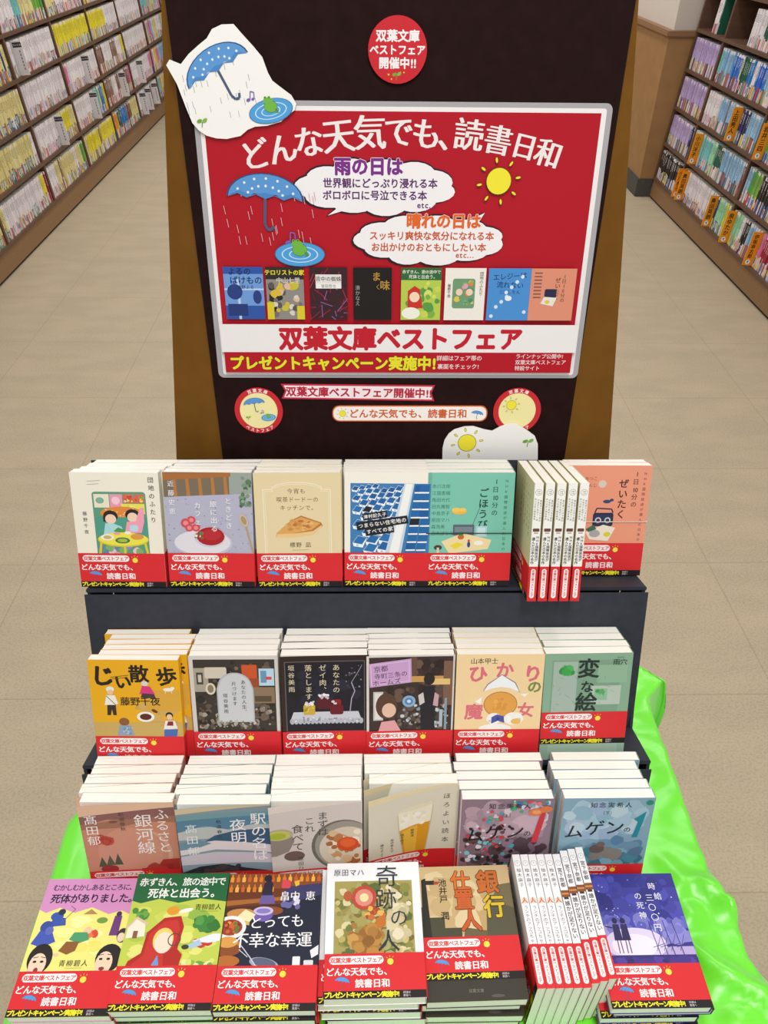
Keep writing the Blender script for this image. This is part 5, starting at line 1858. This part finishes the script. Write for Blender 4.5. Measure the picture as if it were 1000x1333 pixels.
def c_fukou(a):
    a.R(0, 0, 105, 148, '1e2236')
    a.R(0, 124, 105, 148, '8a4a24'); a.R(0, 108, 64, 130, '6a3418'); a.P('3f3a66', (64, 112), (105, 122), (105, 136), (64, 132))
    for r, y in enumerate((140, 128)):
        for k in range(16):
            x = 3 + k * 6.6
            if r and k > 7:
                continue
            cc = ['e89a34', 'd87a24', 'f0b450', 'c8602a'][(k + r) % 4]
            a.R(x - 2, y - 2, x + 2, y + 4, cc, 1); a.R(x - 0.8, y + 4, x + 0.8, y + 7, cc)
    a.P('a8662e', (0, 110), (60, 116), (60, 120), (0, 116)); a.P('4a2a1c', (0, 98), (62, 106), (62, 112), (0, 108)); a.E(18, 101, 16, 6, 'c98a4a'); a.E(50, 104, 14, 5, '8a4a24')
    a.P('2a2438', (38, 120), (40, 136), (46, 142), (50, 136), (50, 118)); a.P('6a5a9a', (36, 112), (38, 122), (52, 122), (54, 112)); a.E(44, 142, 4.4, 4.6, '241e28')
    a.B(181, 12, 60, 104, 84, 124, 3, 6, ['4a4678', 'd8d4e4', '6a66a0', '2f2c50']); a.R(60, 130, 70, 140, 'd84a54', 2); a.P('e8b83a', (74, 138), (80, 140), (80, 134), (76, 132))
    a.E(42, 100, 11, 8, '6f5aa8'); a.E(42, 104, 11, 5, 'c8bce0'); a.E(42, 104, 8, 3, '8a7ac0')
    a.P('f0e2b0', (12, 96), (22, 106), (34, 100), (28, 92)); a.P('d8b45a', (12, 96), (28, 92), (28, 88), (13, 91))
    a.E(8, 86, 17, 13, 'ece8e6'); a.E(8, 86, 13, 9, '9a3a24'); a.B(182, 14, 0, 78, 20, 94, 1.5, 4, ['c8602a', '7a2a1c', 'e0a04a', '5a7a34'])
    a.E(8, 66, 13, 9, 'c07a34'); a.E(8, 62, 14, 7, '8a4a20'); a.E(7, 70, 11, 6, 'd89a4a'); a.E(8, 50, 14, 6, 'b4682c')
    a.P('e8e6ea', (98, 52), (105, 56), (105, 66), (96, 60)); a.R(78, 44, 86, 54, 'e8e6ea', 1); a.R(90, 42, 100, 50, 'dcdade', 1); a.E(48, 47, 16, 6, '9aa0b4', 20, -12); a.E(48, 48, 13, 4.6, '5a6078', 20, -12)
    a.L(1, 'c8ccd8', (22, 66), (34, 52), (40, 44)); a.L(0.8, 'c8ccd8', (20, 62), (30, 54))
    a.T('畠中 恵', 79, 121, 11.5, 'f2f0f2', b=10)
    a.T('とっても', 58, 92, 15.5, 'f4f2f4', b=12, sp=0.98, rot=2); a.T('不幸な幸運', 55, 72, 17.5, 'f4f2f4', b=12, sp=0.98)


def c_kiseki(a):
    a.R(0, 0, 105, 148, 'f0eff0')
    a.R(9, 30, 96, 126, 'a59a58')
    a.B(191, 190, 9, 30, 96, 126, 2.5, 8, ['8a8a44', 'b8a860', '6f7a3c', 'c8b878', '9a8a4a', 'd8cc9c', '7a6a38', 'a8a46a', '5c6a38'])
    a.B(192, 34, 64, 50, 96, 122, 3, 8, ['d4c8a0', 'c8bc94', 'e0d4b4', 'b8b088'])
    a.B(193, 50, 22, 34, 66, 80, 3, 9, ['a8763a', 'b8863e', '96662e', 'c4964e', '8a5c28'])
    a.E(42, 106, 14, 14, 'b84830', 16); a.E(42, 106, 10, 10, 'd8887a', 14); a.E(42, 106, 5, 5, 'e8d8a0', 12); a.E(24, 108, 5, 6, 'b05a34', 12); a.E(60, 78, 6, 6, 'c0702c', 12)
    a.B(194, 14, 40, 80, 70, 98, 2.5, 5, ['c86a34', 'e0b050', 'a84a2c'])
    a.T('原田マハ', 25, 136, 8.4, '3c4856', b=6, sp=1.05)
    a.T('奇跡の人', 72, 143, 23, '2c3034', v=1, b=4, sp=1.03) if False else None
    a.T('奇', 68, 131, 27, '2f343a', b=0); a.T('跡', 66, 104, 25, '2f343a', b=0); a.T('の', 80, 83, 21, '2f343a', b=0); a.T('人', 68, 58, 25, '2f343a', b=0)


def c_ginko(a):
    a.R(0, 0, 105, 148, 'cdb283')
    a.B(201, 30, 0, 60, 105, 148, 8, 18, ['d6bd8e', 'c4a876', 'dcc69a', 'bfa06a'])
    a.P('4a4836', (0, 60), (0, 100), (8, 100), (8, 88), (26, 88), (26, 76), (44, 76), (44, 60))
    a.P('57543e', (70, 60), (76, 112), (84, 112), (84, 100), (97, 100), (105, 96), (105, 60))
    a.P('6a5f40', (44, 60), (48, 76), (72, 72), (70, 58)); a.P('75694a', (84, 112), (90, 124), (105, 126), (105, 96), (97, 100), (84, 100))
    a.P('2c2a20', (1, 60), (3, 132), (8, 134), (11, 60)); a.R(8, 126, 18, 131, '2c2a20'); a.E(20, 128, 3, 2, 'b8402a')
    a.R(0, 0, 105, 62, '3b372c'); a.B(202, 20, 0, 24, 105, 64, 6, 14, ['45402f', '332f26', '4c4634'])
    a.T('池井戸 潤', 27, 133, 9.8, '2b2418', v=1, b=15, sp=0.98)
    for ch, x, y, s, cc in (('仕', 48, 130, 25, 'd8702a'), ('置', 50, 108, 25, 'c8602a'), ('人', 55, 84, 26, 'c85a24'), ('銀', 79, 128, 29, 'c86a2c'), ('行', 83, 99, 27, 'd8b82c')):
        a.T(ch, x, y, s, '3a2410', b=55, sx=0.9); a.T(ch, x, y, s, cc, b=30, sx=0.9)
    a.T('双葉文庫', 52, 10, 4, '8a8474'); a.E(74, 4.5, 7, 1.6, '59544a')


def c_jikyu(a):
    a.R(0, 0, 105, 148, '3c3a8c')
    for k, cc in enumerate(('35348a', '403f98', '4c4ea8', '6466b8', '8a86c8', 'b8a8d8')):
        a.P(cc, (0, 148 - k * 17), (105, 148 - k * 17), (105, 128 - k * 15), (0, 126 - k * 17))
    a.B(211, 60, 0, 80, 105, 148, 4, 12, ['34348a', '2f2f7c', '42429c', '4a4cae', '3c3c94'])
    a.B(212, 40, 0, 62, 105, 104, 4, 11, ['6a6cc0', '8a88d0', '5a5cb4', 'a89ad8', '7a78c4'])
    a.E(42, 66, 34, 18, 'dcd0ec', 32); a.E(40, 64, 25, 13, 'f0e6f4', 28)
    a.B(213, 26, 0, 78, 105, 146, 0.4, 1.2, ['d8dcf4', 'b8c4ec', '9ab0e4'])
    a.R(0, 30, 105, 54, '3d2f7a'); a.B(214, 20, 0, 34, 105, 55, 4, 9, ['463686', '342a6c', '52409a'])
    for x in (24, 33):
        a.E(x, 92, 3, 3.4, '2c2650'); a.P('322b5c', (x - 4.6, 70), (x - 3.4, 88), (x + 3.4, 88), (x + 4.6, 70)); a.L(1, '4a3a68', (x - 1.6, 70), (x - 2, 56)); a.L(1, '4a3a68', (x + 1.6, 70), (x + 2, 56))
    a.L(1.4, '322b5c', (20, 84), (12, 86))
    for x in (66, 74, 82, 92):
        a.L(0.8, '4a3c80', (x, 54), (x - 4, 92)); a.L(0.6, '4a3c80', (x - 6, 62), (x + 8, 66)); a.L(0.5, '4a3c80', (x - 3, 58), (x + 6, 76))
    a.T('時給', 80, 134, 9.8, 'eceaf4', v=1, b=4, sp=1.12) if False else None
    a.T('時', 77, 132, 9, 'eceaf4', b=4); a.T('給', 81, 120, 9, 'eceaf4', b=4); a.T('三〇〇円', 71, 123, 9.4, 'eceaf4', v=1, b=4, sp=1.22); a.T('の死神', 58, 125, 9, 'eceaf4', v=1, b=4, sp=1.26)


def c_plainw(a):
    a.R(0, 0, 105, 148, 'ece8e2')
    a.T('ランチのアッコちゃん', 70, 138, 9, '4a4a4a', v=1, sp=1.1); a.B(221, 12, 10, 50, 56, 110, 4, 10, ['e0a878', 'c8d4b0', 'e8c8c0'])


def c_plainb(a):
    a.R(0, 0, 105, 148, '8a6a58')
    a.T('誰かが足りない', 70, 138, 11, 'ece8e0', v=1, sp=1.1); a.R(10, 50, 56, 110, 'a88468')


def s_lunch(a):
    t = 9.2
    a.R(0.4, 0, t - 0.4, 148, 'f0eeee')
    a.ring(t / 2, 137, 3.2, 3.2, 0.3, '5a5a5c'); a.T('ゆ', t / 2, 137.6, 2, '5a5a5c')
    a.T('柚木麻子', t / 2, 131, 5.2, '3a3c40', v=1, b=6, sp=1.12)
    a.E(t / 2, 93, 3.4, 3.2, 'f2d2b8'); a.T('人', t / 2, 93, 7.5, 'd8603c', b=25)
    a.T('ランチのアッコちゃん', t / 2, 87, 4.6, '3a3c40', v=1, b=4, sp=0.98)


def s_dareka(a):
    t = 9.2
    a.R(0.4, 0, t - 0.4, 148, 'f0eeee')
    a.ring(t / 2, 137, 3.2, 3.2, 0.3, '5a5a5c'); a.T('み', t / 2, 137.6, 2, '5a5a5c')
    a.T('宮下奈都', t / 2, 131, 5.6, '2c2c30', v=1, b=20, sp=1.05)
    a.R(0.4, 96, t - 0.4, 104, '8a4c24'); a.R(0.4, 99, t - 0.4, 101, 'c88a4a'); a.R(2, 93.5, t - 2, 96, '3a2c28')
    a.T('誰かが足りない', t / 2, 92, 6.0, '2c2c30', v=1, b=20, sp=1.0)


# key: (thickness m, front, spine colour, background, words for the label, curl m, band offset mm or None)
TITLES = {
    'danchi': (0.0152, c_danchi, 'e8e4d6', 'efe9d8', 'cream paperback with a party-table picture', 0, 0),
    'cafe': (0.0152, c_cafe, 'c4c4d0', 'a6a7bb', 'grey-blue paperback with a red soup plate', 0.003, 0),
    'pie': (0.0122, c_pie, 'e8dfc0', 'e2d1a6', 'beige paperback with a pie slice', 0, 0),
    'houses': (0.0122, c_houses, 'e8e8e0', 'f1ede0', 'blue paperback with crowded rooftops', 0, 0),
    'gohoubi': (0.015, c_gohoubi, 'd8e4dc', '7ac3ae', 'mint green paperback with a desk picture', 0, 0),
    'zeitaku': (0.0148, c_zeitaku, 'e8d8cc', 'e8997c', 'salmon pink paperback with a navy radio', 0, 0),
    'sanpo': (0.0127, c_sanpo, 'e7ac1c', 'e7ac1c', 'yellow paperback with strolling figures', 0, 0),
    'kataduke': (0.0134, c_kataduke, 'd3cfc9', 'd3cfc9', 'grey paperback with a headstone-shaped title', 0, 0),
    'zeiniku': (0.017, c_zeiniku, '33241f', '33241f', 'dark brown paperback with small cakes', 0.0035, 0),
    'holmes': (0.0134, c_holmes, '4a3d3a', 'd8d2cc', 'dark paperback with a lilac title plate', 0.0035, 0),
    'hikari': (0.0134, c_hikari, 'efd2a0', 'efd2a0', 'peach paperback with pink lettering and white hat', 0, 0),
    'hennae': (0.0169, c_hennae, '87ab90', '87ab90', 'sage green paperback with big black title', 0, 23),
    'furusato': (0.0146, c_furusato, 'c0a090', 'c5876f', 'rust red paperback with white vertical title', 0.007, 0),
    'eki': (0.0153, c_eki, '5f8a94', '8296a0', 'blue-grey paperback with a dusk river', 0.008, 0),
    'mazuha': (0.0184, c_mazuha, 'd3cac3', 'd3cac3', 'grey paperback with two food bowls', 0.01, 0),
    'beer': (0.016, c_beer, 'c9c4b0', 'dcd7c4', 'cream paperback with a beer glass', 0.028, 0),
    'mugen_red': (0.0146, c_mugen_red, 'b0a0a8', '8c7684', 'purple floral paperback with a red figure', 0, 0),
    'mugen_blue': (0.0146, c_mugen_blue, 'b4c4cc', '84a8b8', 'pale blue paperback with a teal figure', 0, 0),
    'mukashi': (0.0135, c_mukashi, 'd28fc0', 'eee680', 'pink and yellow paperback with two big heads', 0, 0),
    'zukin': (0.0155, c_zukin, '22653a', 'bfcd52', 'green paperback with a red cape', 0, 0),
    'fukou': (0.0145, c_fukou, '1e2236', '1e2236', 'navy paperback with bar bottles', 0, 0),
    'kiseki': (0.0165, c_kiseki, 'f0eff0', 'f0eff0', 'white paperback with a flower painting', 0, 0),
    'ginko': (0.0165, c_ginko, '3b372c', 'cdb283', 'brown paperback with orange title letters', 0, 20),
    'jikyu': (0.0145, c_jikyu, '35348a', '3c3a8c', 'indigo night-sky paperback', 0, 0),
}


def title_parts(key, H=CH):
    T, fr, sc_, bgc, words, curl, band = TITLES[key]
    return book_parts(key, T, fr, sc_, sc_, bgc, None, curl, band, H)


RXS = [Matrix.Rotation(-q, 4, 'X') for q in BETA]
RX = RXS[0]
ROWN = ['top', 'middle', 'lower']


def lean_stack(row, key, xc, n, t0=0.0, roll=0.0, yaw=0.0, xoff=None, pitch=None, words=None, hoff=None):
    """n copies one behind the other on ledge `row`, front copy's foot at xc"""
    T = TITLES[key][0]
    mes = title_parts(key)
    words = words or TITLES[key][4]
    rd = random.Random(key)
    pitch = pitch or T + 0.0006
    for k in range(n):
        t = t0 + k * pitch
        dx = (xoff[k] if xoff and k < len(xoff) else rd.uniform(-0.0012, 0.0012)) if k else 0.0
        rl = roll if k == 0 else rd.uniform(-0.006, 0.006)
        hh = 0.0005 + abs(rl) * 0.052 + ((hoff[k] if k < len(hoff) else 0) if hoff else 0)
        y, z = row_pt(row, t, hh)
        M = Matrix.Translation((xc + dx, y, z)) @ RXS[row] @ Matrix.Rotation(rl, 4, 'Y')
        if k == 0 and yaw:
            M = M @ Matrix.Rotation(yaw, 4, 'Z')
        if n == 1:
            lab = '%s, alone on the %s row' % (words, ROWN[row])
        elif k == 0:
            lab = '%s, front copy of its %s row stack' % (words, ROWN[row])
        elif k == n - 1:
            lab = '%s, hindmost copy of its %s row stack' % (words, ROWN[row])
        else:
            lab = '%s, %s copy back, %s row stack' % (words, ORD[k], ROWN[row])
        place_book(key, mes, M, lab, '%s copies' % words)


# top row
lean_stack(0, 'danchi', -0.3045, 4, roll=0.012, xoff=[0, 0.006, 0.010, 0.013])
lean_stack(0, 'cafe', -0.1945, 4, roll=0.018, xoff=[0, 0.003, 0.006, 0.008])
lean_stack(0, 'pie', -0.0850, 5, roll=-0.002)
lean_stack(0, 'houses', 0.0225, 5, roll=0.012)
lean_stack(0, 'gohoubi', 0.1245, 4, roll=0.0)
lean_stack(0, 'zeitaku', 0.3015, 2, t0=0.032, roll=0.004)
# middle row
lean_stack(1, 'sanpo', -0.2760, 6, t0=-0.0100, roll=0.016, xoff=[0, 0.009, 0.0095, 0.010, 0.010])
lean_stack(1, 'kataduke', -0.1600, 5, roll=0.002)
lean_stack(1, 'zeiniku', -0.0520, 4)
lean_stack(1, 'holmes', 0.0500, 5)
lean_stack(1, 'hikari', 0.1570, 5)
lean_stack(1, 'hennae', 0.2640, 4, roll=-0.012)
# lower row
lean_stack(2, 'furusato', -0.2745, 5, roll=0.016, xoff=[0, -0.004, -0.002, 0.0])
lean_stack(2, 'eki', -0.1640, 5, t0=-0.004, roll=0.008, xoff=[0, -0.006, -0.004, -0.003])
lean_stack(2, 'mazuha', -0.0600, 4)
lean_stack(2, 'beer', 0.0520, 3, t0=0.0255, xoff=[0, -0.006, -0.005])
lean_stack(2, 'mugen_red', 0.1580, 5, xoff=[0, -0.002, -0.003, -0.005])
lean_stack(2, 'mugen_blue', 0.2740, 5, xoff=[0, -0.002, -0.004, -0.006])

# spine-out copies
TS = 0.0110
mes_s = book_parts('meisaku', TS, c_meisaku, 'f2f1ea', 'e4dfb0', 'e4dfb0', s_meisaku, 0, 0, CH, True)
RZ = Matrix.Rotation(math.radians(-90), 4, 'Z')
for k in range(5):
    x = 0.1905 + k * 0.0131
    # spine towards the viewer, standing on the ledge and reaching over its edge
    y, z = row_pt(0, 0.0600 - 0.0525 - 0.0008, 0.0005)
    M = Matrix.Translation((x, y, z)) @ RX @ RZ
    place_book('meisaku', mes_s, M, 'white-spined paperback standing spine-out in top row, %s from the mint stack' % ORD[k], 'spine-out white paperbacks in the top row')

# front row: flat stacks on the cloth
HF = 141.0
FLAT = Matrix.Rotation(math.radians(-90), 4, 'X')


def flat_stack(key, xc, ybot, ztop, rot=0.0, offs=None, tilt=0.0):
    T = TITLES[key][0]
    mes = title_parts(key, HF)
    words = TITLES[key][4]
    rd = random.Random(key)
    avail = ztop - CLOTH_Z - 0.004
    n = int(avail / (T + 0.0012))
    pitch = avail / n
    for k in range(n):
        z = ztop - k * pitch
        dx, dy, rr_ = (0, 0, rot) if k == 0 else (offs[k - 1] if offs and k - 1 < len(offs) else (rd.uniform(-0.002, 0.002), rd.uniform(-0.002, 0.002), rd.uniform(-0.01, 0.01)))
        M = Matrix.Translation((xc + dx, ybot + dy, z)) @ Matrix.Rotation(rr_, 4, 'Z') @ FLAT
        if k == 0:
            lab = '%s, on top of its flat front-row stack' % words
        elif k == n - 1:
            lab = '%s, lowest of its flat front-row stack' % words
        else:
            lab = '%s, %s down in its flat front-row stack' % (words, ORD[k])
        place_book(key, mes, M, lab, '%s copies' % words)


flat_stack('mukashi', -0.3165, 0.298, 0.512)
flat_stack('zukin', -0.2130, 0.299, 0.520)
flat_stack('fukou', -0.1070, 0.2975, 0.520, offs=[(-0.001, -0.003, 0.0)])
flat_stack('kiseki', 0.0060, 0.304, 0.530, rot=0.01, offs=[(-0.007, 0.002, 0.004), (-0.004, 0.0, 0.0)])
flat_stack('ginko', 0.1115, 0.304, 0.520, rot=0.018, offs=[(-0.004, 0.004, 0.008)])
flat_stack('jikyu', 0.3045, 0.300, 0.505, rot=0.0, offs=[(0.008, 0.004, 0.006), (-0.004, 0.003, 0.0)])

TR = 0.0092
mes_l = book_parts('lunch', TR, c_plainw, 'f0eeee', 'ece8e2', 'ece8e2', s_lunch, 0, 0, HF, True)
mes_d = book_parts('dareka', TR, c_plainb, 'f0eeee', '8a6a58', '8a6a58', s_dareka, 0, 0, HF, True)
for k in range(9):
    key, mes, q = ('lunch', mes_l, k) if k < 5 else ('dareka', mes_d, k - 5)
    x = 0.1715 + k * 0.0094
    dy = 0.0 if k < 6 else 0.004 + 0.002 * (k - 6)
    # standing on the fore-edge, spine up, head towards the shelves
    M = Matrix.Translation((x, 0.309 + dy, CLOTH_Z + 0.001 + 0.0525)) @ Matrix.Rotation(0.04, 4, 'Z') @ FLAT @ Matrix.Rotation(math.radians(-90), 4, 'Z')
    words = 'white-spined paperback with an orange mark' if key == 'lunch' else 'white-spined paperback with a brown stripe'
    place_book(key, mes, M, '%s, %s of its kind, spine up, front row' % (words, ORD[q]), 'spine-up paperbacks in the front row')

# rubber bands round two top-row stacks


def rubber(xc, t0, t1, h, m, label, roll=0.0):
    hw = CW / 2000 + 0.0012
    loc = []
    r = 0.0016
    for cx, cy, q in ((hw - r, t0 + r, -90), (hw - r, t1 - r, 0), (-hw + r, t1 - r, 90), (-hw + r, t0 + r, 180)):
        for i in range(4):
            t = math.radians(q + i * 30)
            loc.append((cx + r * math.cos(t), cy + r * math.sin(t), 0))
    y, z = row_pt(0, 0, h)
    o = tube('rubber_band', loc, 0.0006, m, None, True)
    o.matrix_world = Matrix.Translation((xc, y, z)) @ RX @ Matrix.Rotation(roll, 4, 'Y')
    tag(o, label, 'rubber band')


rubber(0.1245, -0.0012, 0.0640, 0.0715, M_RUB_D, 'dark rubber band stretched around the mint green stack in the top row')
rubber(0.3015, 0.0308, 0.0635, 0.075, M_RUB_L, 'pale rubber band stretched around the salmon pink stack in the top row')
